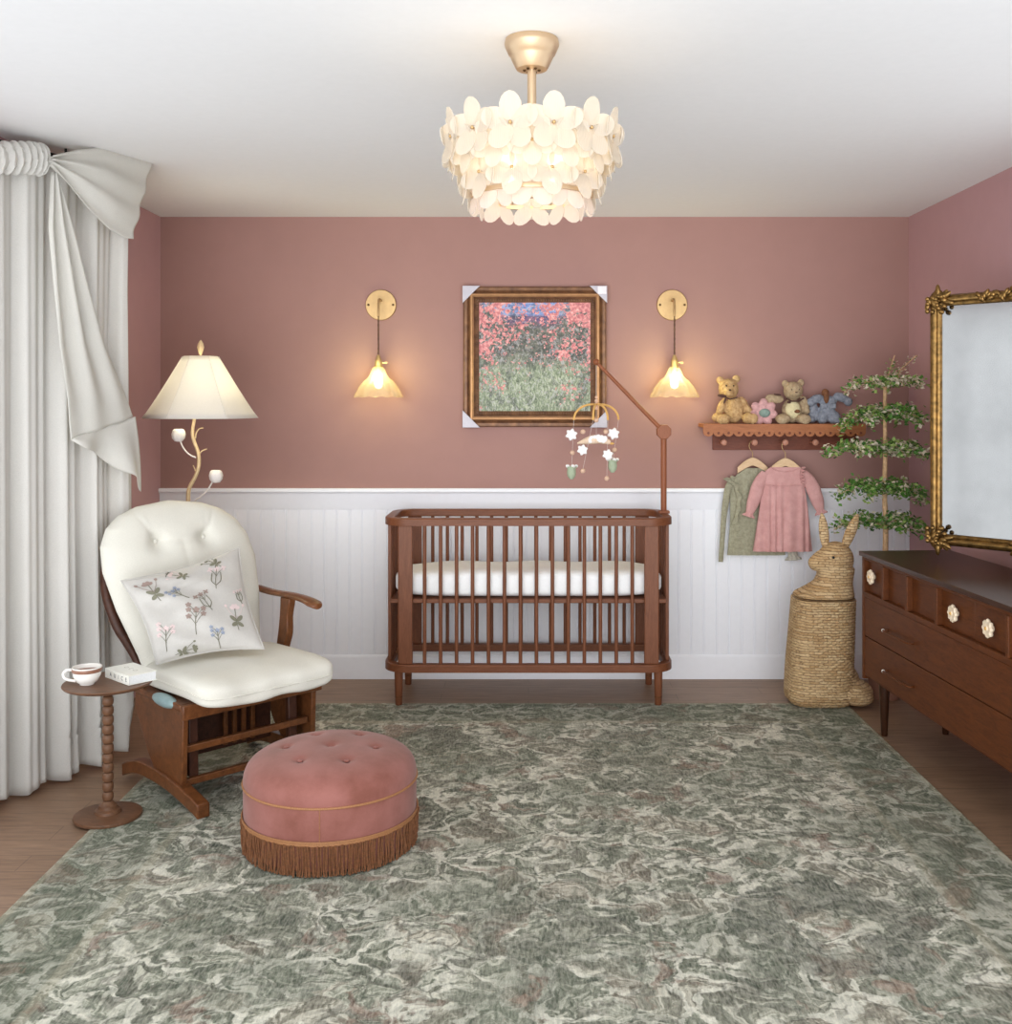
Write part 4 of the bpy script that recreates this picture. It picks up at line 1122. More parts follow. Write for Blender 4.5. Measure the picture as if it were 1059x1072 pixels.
def flower_knob(yc, zc, par):
    kp = MB(); rs = []
    for xx, k in ((0, .3), (-.012, .3), (-.014, .9), (-.022, 1.0), (-.029, .85), (-.026, .30), (-.030, .2)):
        rs.append([Vector((.022 + xx, yc + .034 * k * (1 + .11 * math.cos(8 * 2 * PI * j / 64)) * math.cos(2 * PI * j / 64), zc + .034 * k * (1 + .11 * math.cos(8 * 2 * PI * j / 64)) * math.sin(2 * PI * j / 64))) for j in range(64)])
    kp.rings(rs); o_ = obj('knob', kp, M_knob, par)
    o_['label'] = 'cream flower shaped knob'
    obj('knob_centre', MB().ball((.022 - .031, yc, zc), (.004, .007, .007), 12, 8), M_yel, o_)
M_knob = plain('cream_knob', (238, 218, 190), 0.4, var=.12, vs=60)
cells = [(.0225, .243), (.265, .504), (.526, .791), (.813, 1.086), (1.088, 1.360), (1.382, LN - .0225)]
for i, (a, b_) in enumerate(cells):
    d_ = obj('small_drawer', MB().bx(.022, .0395, -b_, -a, .6945, .8495), M_dres, ds, bevel=.002)
    if i == 0: flower_knob(-.105, .777, d_)
    if i == 3: flower_knob(-.946, .770, d_)
    if i == 4: flower_knob(-1.227, .770, d_)
for z0_, z1_, hz_ in ((.478, .667, .562), (.283, .474, .372)):
    d_ = obj('long_drawer', MB().bx(.004, .0395, -LN + .0235, -.0235, z0_, z1_), M_dres, ds, bevel=.003)
    for a, b_ in ((.30, .575), (1.46, 1.70)):
        h_ = MB().tube(smooth_path([(.004, -a, hz_), (-.022, -a - .01, hz_), (-.026, -(a + b_) / 2, hz_), (-.022, -b_ + .01, hz_), (.004, -b_, hz_)], 5), .0055, 10)
        h = obj('handle', h_, M_dres, d_)
        obj('handle_tip', MB().ball((-.020, -a - .004, hz_), .008, 10, 8), M_silver if 'M_silver' in globals() else M_ceramic, h)
for xx in (.078, DP - .07):
    for yy in (-.085, -LN + .085):
        obj('leg', MB().lathe([(.014, .0005), (.015, .004), (.026, .24), (.026, DBt - .0005), (0, DBt - .0005)], (xx, yy, 0), 20), M_drest, ds)

# ------------------------------------------------------------------ mirror
p0 = Vector((1.88, 4.90)); p1 = Vector((2.215, 4.55)); dm = (p1 - p0); MWd = dm.length
mrz = math.atan2(dm.y, dm.x); MZ0, MZ1 = .965, 2.122; MH = MZ1 - MZ0
mr = thing('wall_mirror', 'tall mirror in an ornate aged gold frame above the dresser', 'mirror', (p0.x, p0.y, MZ0), mrz)
def moulding():
    m = MB(); sec = [(.000, -.004), (.002, -.022), (.010, -.034), (.022, -.038), (.032, -.032), (.036, -.024), (.042, -.028), (.050, -.024), (.054, -.012), (.054, .0), (.0, .0)]
    cs = [(0, 0, 1, 1), (MWd, 0, -1, 1), (MWd, MH, -1, -1), (0, MH, 1, -1)]
    rs = []
    for x, z, sx, sz in cs + cs[:1]: rs.append([Vector((x + sx * a, b_, z + sz * a)) for a, b_ in sec])
    return m.rings(rs, True, False, False)
fr_ = obj('gilt_frame', moulding(), M_gilt, mr, angle=60)
obj('mirror_glass', MB().bx(.048, MWd - .048, -.010, -.004, .048, MH - .048), M_mirror, mr, smooth=False)
obj('backing', MB().bx(.02, MWd - .02, -.0035, .012, .02, MH - .02), M_giltdark, mr, smooth=False)
obj('wall_bracket', MB().bx(MWd - .10, MWd - .04, .0125, .05, .3, .34), M_black, mr, smooth=False)
def acanthus(cx, cz, sx, sz, s_=1.0):
    m = MB(); rg = random.Random(5)
    for k in range(9):
        a = -.3 + k * .26
        L_ = (.030 + .012 * math.sin(k * 1.7)) * s_
        for arm_, off in ((0, .0), (1, .03)):
            d = Vector((math.cos(a), 0, math.sin(a))) if arm_ == 0 else Vector((math.sin(a), 0, -math.cos(a)))
            c_ = Vector((cx + sx * (off * s_ + d.x * L_ * .7), -.040 - .004 * (k % 2), cz + sz * (off * s_ * .5 + d.z * L_ * .7)))
            m.ball(c_, (L_ * .55, .010, .0085 * s_), 10, 6, M=Matrix.Rotation(-math.atan2(d.z * sz, d.x * sx), 3, 'Y'))
    for k in range(14):
        m.ball((cx + sx * rg.uniform(-.005, .055) * s_, -.046, cz + sz * rg.uniform(-.005, .055) * s_), .008 * s_, 8, 6)
    return m
for x, z, sx, sz in ((.008, .008, 1, 1), (.008, MH - .008, 1, -1), (MWd - .008, .008, -1, 1), (MWd - .008, MH - .008, -1, -1)):
    obj('corner_ornament', acanthus(x, z, sx, sz, 1.45), M_gilt, fr_)
m = MB()
for s_ in (-1, 1):
    for k in range(7):
        m.ball((MWd * .62 + s_ * (.012 + k * .009), -.038, MH - .022 + .012 * math.sin(k * 1.3 + s_)), (.020, .012, .010), 10, 6, M=Matrix.Rotation(s_ * (.5 + k * .3), 3, 'Y'))
m.ball((MWd * .62, -.042, MH - .018), .013, 12, 8)
obj('crest_ornament', m, M_gilt, fr_)

# ------------------------------------------------------------------ glider rocking chair
RC = (-1.2425, 4.4855, 0)
rk = thing('rocking_chair', 'brown wooden glider rocker with tufted cream cushions beside the white drape', 'chair', RC, PI / 4)
def side_panel(x0, x1):
    m = MB()
    poly = [(x0, -.13, .395), (x0, .30, .42), (x0, .30, .33), (x0, .18, .16), (x0, .08, .075), (x0, -.10, .075), (x0, -.12, .12)]
    return m.prism(poly, (x1 - x0, 0, 0))
for s_ in (-1, 1):
    xa = s_ * .300
    p_ = obj('side_panel', side_panel(xa - .012, xa + .012) if s_ < 0 else side_panel(xa - .012, xa + .012), M_rock, rk, bevel=.004)
    sl = MB(); P = smooth_path([(xa, -.275, RZ + .028), (xa, -.20, RZ + .045), (xa, 0, RZ + .075), (xa, .25, RZ + .075), (xa, .40, RZ + .03)], 6)
    rs = []
    for p in P:
        h_ = .028; rs.append([p + Vector((-.027, 0, -h_)), p + Vector((.027, 0, -h_)), p + Vector((.027, 0, h_)), p + Vector((-.027, 0, h_))])
    sl.rings(rs); obj('foot_rail', sl, M_rock, rk, bevel=.006)
obj('front_apron', MB().prism([(-.325, -.155, .365), (.325, -.155, .365), (.325, -.155, .425), (-.325, -.155, .425)], (0, .025, 0)), M_rock, rk, bevel=.005)
obj('seat_frame', MB().bx(-.325, .325, -.129, .30, .396, .424), M_rock, rk, bevel=.006)
for z_, y_ in ((.235, -.10), (.098, -.09)):
    obj('cross_rail', MB().bx(-.287, .279, y_ - .012, y_ + .012, z_ - .014, z_ + .014), M_rock, rk, bevel=.004)
for x_ in (-.24, .225):
    obj('swing_post', MB().prism([(x_ - .02, -.085, .11), (x_ + .02, -.085, .11), (x_ + .022, -.075, .36), (x_ - .022, -.075, .36)], (0, .03, 0)), M_rockd, rk, bevel=.006)
obj('rear_panel', MB().bx(-.27, .27, .18, .195, .10, .39), M_rockd, rk)
for i in range(4): obj('rear_slat', MB().bx(.02 + i * .045, .04 + i * .045, .15, .165, .12, .39), M_rock, rk, bevel=.003)
# back frame behind the cushion
def bpos(v, out=0):        # plane of the backrest, v = 0 seat .. 1 top
    return .245 + .30 * v + out, .44 + .735 * v
def bw(v): return interp([(0, .270), (.15, .29), (.4, .340), (.62, .365), (.76, .352), (.86, .312), (.93, .245), (.975, .155), (1.0, .0)], v)
for s_ in (-1, 1):
    P = []
    for k, (v, ex) in enumerate(((-.05, .0), (.10, .005), (.22, .014), (.30, .02), (.45, .012), (.58, -.01), (.70, -.04), (.80, -.09))):
        y_, z_ = bpos(v, .055); P.append((s_ * (bw(max(0, v)) + ex - .018) - .015 - .035 * max(0, v), y_, z_))
    P = smooth_path(P, 5); n = len(P)
    obj('back_post', MB().tube(P, [.014 + .008 * math.sin(PI * i / n) for i in range(n)], 12, flat=1.0), M_rockd, rk)
P = [(-.27, ) + bpos(.74, .06), (-.04, ) + bpos(.82, .07), (.19, ) + bpos(.74, .06)]
obj('back_rail', MB().tube(smooth_path(P, 8), .022, 10), M_rockd, rk)
for i in range(5):
    x_ = -.18 + i * .09; x_ -= .04; y0_, z0_ = bpos(0, .06); y1_, z1_ = bpos(.78, .062)
    obj('back_slat', MB().prism([(x_ - .018, y0_, z0_), (x_ + .018, y0_, z0_), (x_ + .018, y1_, z1_), (x_ - .018, y1_, z1_)], (0, .014, 0)), M_rockd, rk, bevel=.003)
# right arm
P = smooth_path([(.335, -.105, .722), (.335, -.03, .738), (.335, .10, .744), (.335, .26, .738), (.335, .40, .742)], 6); n = len(P)
am = MB(); rs = []
for i, p in enumerate(P):
    w_ = interp([(0, .022), (.12, .040), (.3, .036), (.7, .030), (1, .028)], i / (n - 1)); h_ = .013
    rs.append([p + Vector((w_ * math.cos(2 * PI * j / 16), 0, h_ * math.sin(2 * PI * j / 16))) for j in range(16)])
am.rings(rs); obj('armrest', am, M_rock, rk, angle=60)
ps = MB(); P = smooth_path([(.335, .20, .412), (.335, .175, .50), (.335, .15, .62), (.335, .14, .732)], 5)
ps.rings([[p + Vector((-.018, -.035 - .006 * math.sin(i), 0)), p + Vector((.018, -.035 - .006 * math.sin(i), 0)), p + Vector((.018, .035, 0)), p + Vector((-.018, .035, 0))] for i, p in enumerate(P)])
obj('arm_post', ps, M_rock, rk, bevel=.006)
# cushions
tuf = [(-.115, .77), (.115, .77), (-.13, .42), (.13, .42)]
def backc(side):
    def f(u, v):
        a = -1 + 2 * u
        vv = v
        w_ = bw(vv)
        x_ = (a * w_ if vv < 1 else 0)
        y_, z_ = bpos(vv)
        # puffiness
        e = (1 - abs(a) ** 5) * (1 - abs(2 * vv - 1) ** 7)
        t_ = .072 * max(0, e) ** .55
        if side < 0:
            for tx, tv in tuf:
                d = math.hypot((x_ - tx), (vv - tv) * .74)
                t_ -= .036 * math.exp(-(d / .038) ** 2) + .010 * math.exp(-(d / .09) ** 2)
            # pleats running from each tuft
            t_ -= .007 * math.exp(-((vv - .77) / .018) ** 2) * (1 if abs(x_) < .115 else .0)
            for s2 in (-1, 1):
                if vv > .77:
                    xx = s2 * (.115 + (vv - .77) * .42); t_ -= .008 * math.exp(-((x_ - xx) / .010) ** 2) * math.exp(-((vv - .77) / .16) ** 2)
                    xx = s2 * (.115 + (vv - .77) * .15); t_ -= .005 * math.exp(-((x_ - xx) / .008) ** 2) * math.exp(-((vv - .77) / .12) ** 2)
            if vv < .77: t_ -= .005 * math.exp(-(x_ / .010) ** 2) * (1 - e * 0)
        return Vector((x_ - .015 - .035 * vv, y_ - .01 + side * max(t_, .0) * (1 if side < 0 else .35), z_ + side * -.0))
    return f
def cushion_grid(nu, nv):
    m = MB(); F = backc(-1); B = backc(1)
    U = [0.5 - .5 * math.cos(PI * i / (nu - 1)) for i in range(nu)]
    V = [1 - (1 - i / (nv - 1)) ** 1.35 for i in range(nv)]
    m.grid(lambda u, v: F(U[min(nu - 1, int(round(u * (nu - 1))))], V[min(nv - 1, int(round(v * (nv - 1))))]), nu, nv)
    m.grid(lambda u, v: B(U[nu - 1 - min(nu - 1, int(round(u * (nu - 1))))], V[min(nv - 1, int(round(v * (nv - 1))))]), nu, nv)
    return m
bc_ = obj('back_cushion', cushion_grid(90, 90), M_cream, rk, angle=180)
for tx, tv in tuf:
    y_, z_ = bpos(tv); obj('tuft_button', MB().ball((tx - .015 - .035 * tv, y_ - .010 - .030, z_), (.010, .006, .010), 12, 8), M_cream, bc_)
def seatc(u, v):
    a = 2 * PI * u; b_ = -PI / 2 + PI * v
    ca, sa = math.cos(a), math.sin(a); r = (abs(ca) ** 9 + abs(sa) ** 9) ** (-1 / 9)
    cb, sb = math.cos(b_), math.sin(b_); k = (abs(cb) ** 5 + abs(sb) ** 5) ** (-1 / 5)
    X = .312 * ca * r * k * cb; Y = .285 * sa * r * k * cb - .018
    Z = .482 + .056 * k * sb
    fr = max(0, (-Y - .15) / .15)
    Z -= .016 * fr * fr + .004 * math.sin(X * 22 + Y * 9) * (1 if sb < 0 else .6)
    Z += .006 * math.cos(Y * 9) * math.cos(X * 5)
    sd = 1 if Y < -.2 else 0
    Y += .004 * math.sin(X * 37) * sd
    return Vector((X, Y, Z))
sc2 = obj('seat_cushion', MB().grid(seatc, 120, 30, True, False), M_cream, rk, angle=180)
wl_ = MB()
pp = []
for i in range(80):
    a = 2 * PI * i / 80; ca, sa = math.cos(a), math.sin(a); r = (abs(ca) ** 9 + abs(sa) ** 9) ** (-1 / 9)
    X = .3135 * ca * r; Y = .2865 * sa * r - .018; fr = max(0, (-Y - .15) / .15)
    pp.append(Vector((X, Y, .482 - .016 * fr * fr)))
pp.append(pp[0]); obj('seam_piping', wl_.tube(pp, .0032, 6), M_cream, sc2)
# teal bolster corner peeking out under the seat cushion
M_tealc = plain('teal_satin', (156, 182, 184), 0.3, var=.3, vs=10)
obj('side_pad', MB().ball((-.315, .02, .412), (.028, .10, .026), 20, 12), M_tealc, rk)

# ------------------------------------------------------------------ floral pillow
TL = Vector((-1.70, 4.385, .880)); TR = Vector((-1.305, 4.74, .972)); BL = Vector((-1.525, 4.31, .550)); BR = Vector((-1.125, 4.475, .575))
pw = thing('throw_pillow', 'square white pillow with sprigs of wildflowers leaning in the rocker', 'pillow', (BL + BR) / 2)
NRM = ((BR - BL).cross(TL - BL)).normalized()
if NRM.y > 0: NRM = -NRM
def pil(u, v, s_, off=0):
    # pinch the sides inwards
    U = u + .045 * (u - .5) * -2 * math.sin(PI * v); V = v - .05 * (v - .5) * 2 * math.sin(PI * u)
    p = (BL * (1 - U) + BR * U) * (1 - V) + (TL * (1 - U) + TR * U) * V
    e = max(0, math.sin(PI * u)) ** .5 * max(0, math.sin(PI * v)) ** .5
    th_ = .066 * e
    if s_ > 0:
        wr = .008 * math.sin(u * 13 + v * 17 + math.sin(v * 7) * 1.5) * e + .007 * math.sin(u * 5 - v * 16 + 1) * e
        th_ += wr * (1.3 - u)
        th_ -= .012 * math.exp(-((v - .80 - .22 * (u - .5)) / .05) ** 2) * math.exp(-((u - .45) / .3) ** 2)
    return p + NRM * (s_ * th_ + off)
m = MB(); m.grid(lambda u, v: pil(u, v, 1), 60, 60); m.grid(lambda u, v: pil(1 - u, v, -.7), 60, 60)
M_pil = fabric('silky_pillow_cloth', (198, 194, 188), 500, .06, .42, sheen=.2, vs=8)
M_st = plain('olive_stitch', (118, 116, 98), .7); M_bl = plain('blue_stitch', (140, 148, 166), .7); M_pk = plain('pink_stitch', (212, 192, 190), .7); M_br = plain('brown_stitch', (150, 130, 122), .7)
def PS(u, v, off=.0022): return pil(min(.985, max(.015, u)), min(.985, max(.015, v)), 1, off)
def sprig(u0, v0, ang, sz, kind, col):
    global m
    r_ = random.Random(int(u0 * 1000 + v0 * 77))
    ux = Vector((math.cos(ang), math.sin(ang))); uy = Vector((-ux.y, ux.x))
    def line(pts, w_, mi):
        m.mi = mi; pts = smooth_path([Vector((a, b_, 0)) for a, b_ in pts], 4)
        pts2 = [PS(u0 + (ux.x * p.x + uy.x * p.y) * sz, v0 + (ux.y * p.x + uy.y * p.y) * sz) for p in pts]
        m.tube(pts2, w_, 5)
    def petal(cx, cy, a, l_, w_, mi):
        m.mi = mi; rim_ = []
        for j in range(10):
            t_ = 2 * PI * j / 10; px_ = l_ * .5 + l_ * .5 * math.cos(t_); py_ = w_ * math.sin(t_)
            x_ = cx + px_ * math.cos(a) - py_ * math.sin(a); y_ = cy + px_ * math.sin(a) + py_ * math.cos(a)
            rim_.append(PS(u0 + (ux.x * x_ + uy.x * y_) * sz, v0 + (ux.y * x_ + uy.y * y_) * sz, .0026))
        m.add(rim_, [tuple(range(10))])
    line([(-.1, 0), (.4, .03), (1, 0)], .0014, 1)
    if kind == 0:
        for sg in (-1, 1):
            petal(.35, 0, sg * .8, .42, .10, 1); petal(.30, 0, sg * 2.2, .34, .10, 1)
            line([(.5, .0), (.8, sg * .25), (1.1, sg * .4)], .001, col); petal(1.1, sg * .4, sg * .4, .16, .07, col)
        for k in range(4): petal(1.0, 0, -1.2 + k * .8, .26, .09, col)
    elif kind == 1:
        for q, sg in ((.35, 1), (.45, -1), (.65, 1), (.7, -1), (.9, 1)):
            line([(q, 0), (q + .25, sg * .15), (q + .42, sg * .30)], .001, 1)
            for k in range(5): petal(q + .42, sg * .30, k * 1.256, .13, .05, col)
        for k in range(5): petal(1.05, 0, k * 1.256, .16, .06, col)
    else:
        for sg in (-1, 1):
            line([(.1, 0), (.35, sg * .22), (.8, sg * .20)], .0016, 1)
            line([(.6, 0), (.85, sg * .14), (1.0, sg * .3)], .001, 1)
            for k in range(4): petal(1.0, sg * .3, k * 1.57 + .4, .15, .05, col)
        for k in range(5): petal(1.0, 0, k * 1.256, .15, .05, col)
for a in [(.20, .68, 1.75, .20, 0, 4), (.24, .34, 1.6, .0, 0, 3), (.44, .62, 2.3, .15, 1, 2), (.42, .22, 1.35, .23, 1, 4), (.62, .44, 1.9, .19, 2, 4), (.72, .66, 1.35, .20, 2, 3),
          (.82, .20, 1.45, .20, 0, 3), (.12, .12, 1.4, .21, 1, 3), (.60, .03, 1.5, .16, 1, 2), (.50, .86, 2.6, .14, 0, 3), (.80, .88, 2.3, .14, 0, 1), (.20, .04, .1, .16, 0, 1), (.93, .45, 1.7, .12, 2, 3), (.33, .93, 1.0, .07, 1, 3)]:
    if a[3] > 0: sprig(*a)
obj('pillow_cover', m, [M_pil, M_st, M_bl, M_pk, M_br], pw, world=True, angle=180)
edge_ = []
for u, v in [(k / 30, 0) for k in range(30)] + [(1, k / 30) for k in range(30)] + [(1 - k / 30, 1) for k in range(30)] + [(0, 1 - k / 30) for k in range(31)]:
    edge_.append(pil(u, v, 1))
obj('edge_piping', MB().tube(edge_, .0030, 6), M_pil, pw, world=True)

# ------------------------------------------------------------------ ottoman
OX, OY, OR = -.728, 3.875, .314
ot = thing('ottoman', 'round rose velvet ottoman with tufted top, gold cord and bronze fringe', 'ottoman', (OX, OY, RZ))
BT = [(0, 0)] + [(.165 * math.cos(k * PI / 3), .165 * math.sin(k * PI / 3)) for k in range(6)]
def dome(u, v):
    a = 2 * PI * u; ang = v * PI / 2
    rr = OR * math.sin(ang) ** .62 if ang > 0 else 0
    zz = .236 + .122 * max(0, math.cos(ang)) ** .62
    r = min(OR, rr); x_, y_ = r * math.cos(a), r * math.sin(a)
    for bx_, by_ in BT:
        d = math.hypot(x_ - bx_, y_ - by_)
        zz -= .013 * math.exp(-(d / .020) ** 2) + .004 * math.exp(-(d / .05) ** 2)
    return Vector((OX + x_, OY + y_, RZ + zz))
def dome_m(n=110, mm=70):
    m_ = MB()
    rs = []
    for i in range(mm + 1):
        v = i / mm
        # superellipse profile, evenly spaced over radius then edge
        t_ = v * PI / 2; e = 2.9
        r = OR * abs(math.sin(t_)) ** (2 / e) if i else 0.0001; h_ = .122 * abs(math.cos(t_)) ** (2 / e) if i < mm else 0
        if i and v < .5:
            pass
        ring_ = []
        for j in range(n):
            a = 2 * PI * j / n; x_, y_ = r * math.cos(a), r * math.sin(a); zz = .236 + h_
            for bx_, by_ in BT:
                d = math.hypot(x_ - bx_, y_ - by_); zz -= .013 * math.exp(-(d / .018) ** 2) + .004 * math.exp(-(d / .05) ** 2)
            ring_.append(Vector((OX + x_, OY + y_, RZ + zz)))
        rs.append(ring_)
    # extra inner rings so the dimples are well sampled
    r1 = math.hypot(rs[1][0].x - OX, rs[1][0].y - OY); inner = []
    K = 34
    for k in range(K):
        r = r1 * k / K + .0001; ring_ = []
        for j in range(n):
            a = 2 * PI * j / n; x_, y_ = r * math.cos(a), r * math.sin(a); zz = .236 + .122 * (1 - (r / OR) ** 2.9) ** (1 / 2.9)
            for bx_, by_ in BT:
                d = math.hypot(x_ - bx_, y_ - by_); zz -= .013 * math.exp(-(d / .018) ** 2) + .004 * math.exp(-(d / .05) ** 2)
            ring_.append(Vector((OX + x_, OY + y_, RZ + zz)))
        inner.append(ring_)
    m_.rings(inner + rs[1:], True, True, False); return m_
tp_ = obj('tufted_top', dome_m(), M_velvet, ot, world=True, angle=180)
for bx_, by_ in BT:
    obj('button', MB().ball((OX + bx_, OY + by_, RZ + .342), (.010, .010, .006), 12, 8), M_velvet, tp_, world=True)
obj('velvet_band', MB().lathe([(OR - .002, .240), (OR, .228), (OR - .001, .118), (OR - .010, .02), (0, .02)], (OX, OY, RZ), 96, cap0=False), M_velvet, ot, world=True)
def ringtube(r, z, w_): 
    return MB().grid(lambda u, v: Vector((OX + (r + w_ * math.cos(2 * PI * v)) * math.cos(2 * PI * u), OY + (r + w_ * math.cos(2 * PI * v)) * math.sin(2 * PI * u), RZ + z + w_ * math.sin(2 * PI * v))), 128, 8, True, True)
obj('cord_piping', ringtube(OR + .001, .237, .0042), M_gold_trim, ot, world=True)
obj('side_seam', MB().tube([(OX + .02, OY - OR - .0005 + .0007, RZ + .233), (OX + .02, OY - OR - .0005 + .0007, RZ + .123)], .0012, 6), M_gold_trim, ot, world=True)
hd = MB().lathe([(OR, .108), (OR + .004, .110), (OR + .004, .122), (OR + .001, .125)], (OX, OY, RZ), 128, cap0=False, cap1=False, rf=lambda a, z: 1 + .0015 * math.sin(150 * a))
fh = obj('fringe_heading', hd, M_gold_trim, ot, world=True)
obj('heading_cord', ringtube(OR + .004, .124, .0026), M_gold_trim, fh, world=True)
fm = MB(); rg = random.Random(11); NF = 300
for k in range(NF):
    a = 2 * PI * k / NF + rg.uniform(-.006, .006); r0 = OR + .002 + rg.uniform(-.003, .003)
    pts = []; ph = rg.uniform(0, 6)
    for i in range(8):
        z = .112 - i * (.108 / 7) + (rg.uniform(0, .004) if i == 7 else 0)
        aa = a + .0035 * math.sin(ph + i * .9) * i / 7 * 1.5; r = r0 + .003 * math.sin(ph * 2 + i * .7) - .004 * i / 7
        pts.append((OX + r * math.cos(aa), OY + r * math.sin(aa), RZ + z))
    fm.tube(pts, [.0028 + .0004 * (i % 2) for i in range(8)], 5)
obj('fringe', fm, M_fringe, ot, world=True)

# ------------------------------------------------------------------ side table with cup and book
AX, AY = -1.640, 4.10; AZ = .536
st_ = thing('side_table', 'small round wooden table with a turned bobbin stem in front of the drape', 'side table', (AX, AY, RZ))
obj('table_top', MB().lathe([(0, AZ - .016), (.150, AZ - .016), (.164, AZ - .010), (.168, AZ - .004), (.166, AZ), (0, AZ)], (AX, AY, 0), 64), M_tbl, st_, world=True)
pf = [(0, .06), (.030, .06)]; nb = 12; z0_ = .072; z1_ = AZ - .018
pf = [(0, .046)]
hh = (z1_ - z0_) / nb
pf = []
for i in range(nb):
    for k in range(9):
        t_ = PI * k / 8; pf.append((.0100 + .0115 * math.sin(t_) ** .6 if k not in (0, 8) else .0100, z0_ + hh * (i + .5 - .5 * math.cos(t_))))
obj('bobbin_stem', MB().lathe(pf, (AX, AY, 0), 24), M_tbl, st_, world=True)
obj('base', MB().lathe([(0, RZ + .0005), (.126, RZ + .0005), (.128, RZ + .006), (.126, RZ + .012), (.112, RZ + .016), (.050, RZ + .018), (.048, RZ + .028), (.036, RZ + .034), (.034, RZ + .046), (.024, RZ + .052), (.018, RZ + .062), (0, RZ + .062)], (AX, AY, 0), 64), M_tbl, st_, world=True)
cu = thing('coffee_cup', 'white cup with a brown glazed rim standing beside the book on the round table', 'cup', (-1.705, 4.06, AZ + .001))
Q = (-1.705, 4.06, AZ + .001)
cb_ = obj('cup_body', MB().lathe([(0, .0), (.026, 0), (.027, .004), (.040, .014), (.050, .034), (.054, .056), (.0545, .068), (.0515, .068), (.050, .056), (.046, .036), (.036, .018), (.0, .010)], Q, 40), M_ceramic, cu, world=True)
obj('glazed_band', MB().lathe([(.0545, .050), (.0556, .052), (.0558, .062), (.055, .064)], Q, 40, cap0=False, cap1=False), M_band, cb_, world=True)
hp_ = smooth_path([(Q[0] - .048, Q[1] - .01, Q[2] + .056), (Q[0] - .070, Q[1] - .016, Q[2] + .058), (Q[0] - .083, Q[1] - .02, Q[2] + .044), (Q[0] - .074, Q[1] - .018, Q[2] + .024), (Q[0] - .040, Q[1] - .008, Q[2] + .014)], 6)
obj('handle', MB().tube(hp_, .0055, 10), M_ceramic, cu, world=True)
obj('coffee', MB().lathe([(0, .052), (.0485, .0525)], Q, 32, cap0=False, cap1=False), M_band, cu, world=True)
N_ = Vector((-1.535, 4.035)); sv = Vector((-.745, .667)).normalized(); wv_ = Vector((.667, .745)).normalized()
bkr = math.atan2(-sv.y, -sv.x)
bo = thing('book', 'thick white book with spaced black letters on its spine lying on the round table', 'book', (N_.x + sv.x * .19, N_.y + sv.y * .19, AZ + .001), bkr)
# local: x along the spine (0 .. .19), y away, z up
m = MB().bx(0, .19, 0, .118, 0, .0025); m.bx(0, .19, 0, .118, .0345, .037); m.bx(0, .19, 0, .0028, .0026, .0344)
obj('cover', m, M_cover, bo, bevel=.0008, smooth=False)
obj('pages', MB().bx(.003, .187, .0029, .114, .0026, .0344), M_paper, bo, smooth=False)
def text(s_, size, name, mat, parent, M):
    cv = bpy.data.curves.new(name, 'FONT'); cv.body = s_; cv.size = size; cv.extrude = .0003; cv.align_x = 'CENTER'; cv.align_y = 'CENTER'
    o = bpy.data.objects.new(name, cv); COL.objects.link(o)
    dg = bpy.context.evaluated_depsgraph_get(); me = bpy.data.meshes.new_from_object(o.evaluated_get(dg))
    bpy.data.objects.remove(o); me.transform(M); me.materials.clear(); me.materials.append(mat)
    q = bpy.data.objects.new(name, me); COL.objects.link(q); q.parent = parent; return q
text('A   U   I   C   E', .022, 'spine_lettering', M_ink, bo, Matrix.Translation((.108, -.0002, .0185)) @ Matrix.Rotation(PI / 2, 4, 'X'))
text('O  C  O', .026, 'cover_lettering', M_pale_ink, bo, Matrix.Translation((.09, .06, .0372)))

# ------------------------------------------------------------------ lamp behind the rocker
LX, LY = -1.663, 5.30
def lp(px, py, o=0): return at(px, py, LY) + Vector((0, o, 0))
la = thing('floor_lamp', 'lamp with a gold branch stem, white buds and a wide white shade behind the rocker', 'lamp', (LX - .05, LY, 0))
P = [(LX - .05, LY, .03), (LX - .03, LY, .45), (LX - .055, LY, .85), lp(196.8, 527), lp(198, 511.6), lp(204.6, 498.6), lp(208, 487), lp(207.4, 474), lp(201.5, 455.7), lp(203.7, 437), (LX, LY, 1.70)]
sp = smooth_path(P, 6)
obj('branch_stem', MB().tube(sp, [.012 - .0045 * i / len(sp) for i in range(len(sp))], 12), M_antq, la, world=True)
obj('base', MB().lathe([(0, .001), (.12, .001), (.122, .01), (.10, .02), (.03, .03), (.014, .05), (0, .05)], (LX - .05, LY, 0), 32), M_antq, la, world=True)
for pts in ([(205.6, 479), (200, 476.5), (195.3, 472.5), (191.5, 467), (189.3, 461)], [(204.6, 523.8), (209.5, 520.5), (214.9, 516), (219, 511), (222.5, 505)]):
    tw = obj('twig', MB().tube(smooth_path([lp(a, b_, -.01) for a, b_ in pts], 5), .0040, 8), M_bud, la, world=True)
for pts in ([(205, 459), (206, 453), (209, 449), (213, 448)], [(209.5, 475), (212, 472), (217, 470)], [(205, 493), (204, 490), (202.5, 487)]):
    obj('twig', MB().tube(smooth_path([lp(a, b_, -.008) for a, b_ in pts], 5), [.0036 - .0022 * i / 20 for i in range(5 * (len(pts) - 1) + 1)], 8), M_antq, la, world=True)
for px, py in ((187.5, 455.3), (226.6, 498.3)):
    p = lp(px, py, -.01)
    b_ = MB(); b_.lathe([(0, -.034), (.018, -.032), (.030, -.016), (.033, .004), (.027, .024), (.020, .030), (.012, .024), (0, .018)], p, 40, rf=lambda a, z: 1 + .07 * abs(math.sin(2.5 * a)) + .02 * math.sin(9 * a))
    obj('flower_bud', b_, M_bud, la, world=True)
SZ0, SZ1 = 1.545, 1.856
def hexr(a):
    q = (a + PI / 6) % (PI / 3) - PI / 6
    return (math.cos(PI / 6) / math.cos(q)) * .35 + .65
rs = []; n = 96
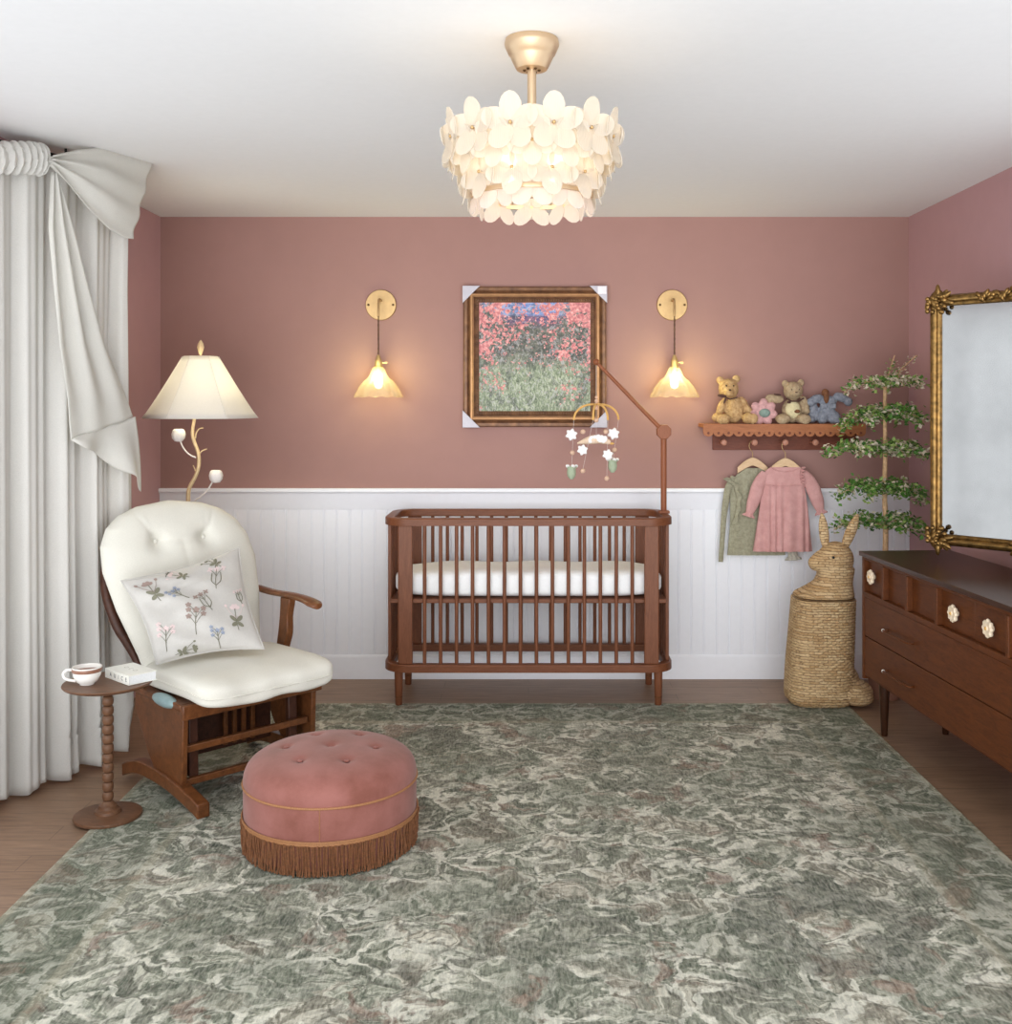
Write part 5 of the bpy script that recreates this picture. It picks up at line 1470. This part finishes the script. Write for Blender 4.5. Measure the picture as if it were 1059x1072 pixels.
for i in range(13):
    v = i / 12; z = SZ0 + (SZ1 - SZ0) * v
    r = .275 + (.085 - .275) * (v ** .92)
    if i == 12: r -= .004
    rs.append([Vector((LX + .01 + r * hexr(2 * PI * j / n + .3) * math.cos(2 * PI * j / n) * 1.02, LY + r * hexr(2 * PI * j / n + .3) * math.sin(2 * PI * j / n), z)) for j in range(n)])
shd = obj('lamp_shade', MB().rings(rs, True, False, False), M_shade, la, world=True, solid=.003)
se = MB()
for k in range(6):
    a = PI / 6 + k * PI / 3 - .3
    se.tube([Vector((LX + .01 + (.275 + (.085 - .275) * (v ** .92) + .001) * hexr(a + .3) * math.cos(a) * 1.02, LY + (.275 + (.085 - .275) * (v ** .92) + .001) * hexr(a + .3) * math.sin(a), SZ0 + (SZ1 - SZ0) * v)) for v in [i / 12 for i in range(13)]], .0018, 6)
obj('shade_seams', se, M_shade, shd, world=True)
sp_ = MB()
for k in range(3): a = k * 2 * PI / 3; sp_.tube([(LX + .01, LY, SZ1 - .004), (LX + .01 + .082 * math.cos(a), LY + .082 * math.sin(a), SZ1 - .004)], .0025, 6)
sp_.tube([(LX, LY, 1.69), (LX + .01, LY, SZ1 + .012)], .004, 8)
obj('shade_carrier', sp_, M_antq, la, world=True)
obj('finial', MB().lathe([(.004, 0), (.007, .006), (.012, .022), (.0155, .038), (.012, .056), (.005, .070), (0, .076)], (LX + .01, LY, SZ1 + .008), 12, rf=lambda a, z: 1 + .15 * math.cos(4 * a)), M_antq, la, world=True)
obj('bulb', MB().ball((LX, LY, 1.70), (.022, .022, .030), 14, 10), M_bulb, la, world=True)
point('lamp_light', (LX, LY, 1.70), 5.5, (1, .95, .66), .06)

# ------------------------------------------------------------------ camera, daylight, added fill, view
cam = bpy.data.cameras.new('camera'); co = bpy.data.objects.new('camera', cam); COL.objects.link(co)
co.location = (0, 0, 1.63); co.rotation_euler = (PI / 2, 0, 0)
cam.sensor_fit = 'HORIZONTAL'; cam.sensor_width = 36; cam.lens = 36 * 1100 / 1059
cam.shift_x = (529.5 - 553) / 1059; cam.shift_y = -(536 - 420) / 1059
cam.clip_start = .05
S.camera = co
wd = bpy.data.worlds.new('daylight'); S.world = wd; wd.use_nodes = True
bg = wd.node_tree.nodes['Background']; bg.inputs[0].default_value = (.93, .97, 1.0, 1); bg.inputs[1].default_value = 1.5
sn = bpy.data.lights.new('fill_sun', 'SUN'); sn.energy = 2.3; sn.angle = math.radians(60); sn.color = (.97, .98, 1)  # added soft fill from behind the camera, aimed upward to lift the ceiling
so_ = bpy.data.objects.new('fill_sun', sn); COL.objects.link(so_)
dirv = Vector((.10, 1, .15)); so_.rotation_euler = dirv.to_track_quat('-Z', 'Y').to_euler()
S.view_settings.view_transform = 'Standard'; S.view_settings.look = 'None'; S.view_settings.exposure = 0.12; S.view_settings.gamma = 1
S.view_settings.use_curve_mapping = False
S.cycles.max_bounces = 8; S.cycles.transparent_max_bounces = 24; S.cycles.diffuse_bounces = 5
S.cycles.sample_clamp_indirect = 4.0
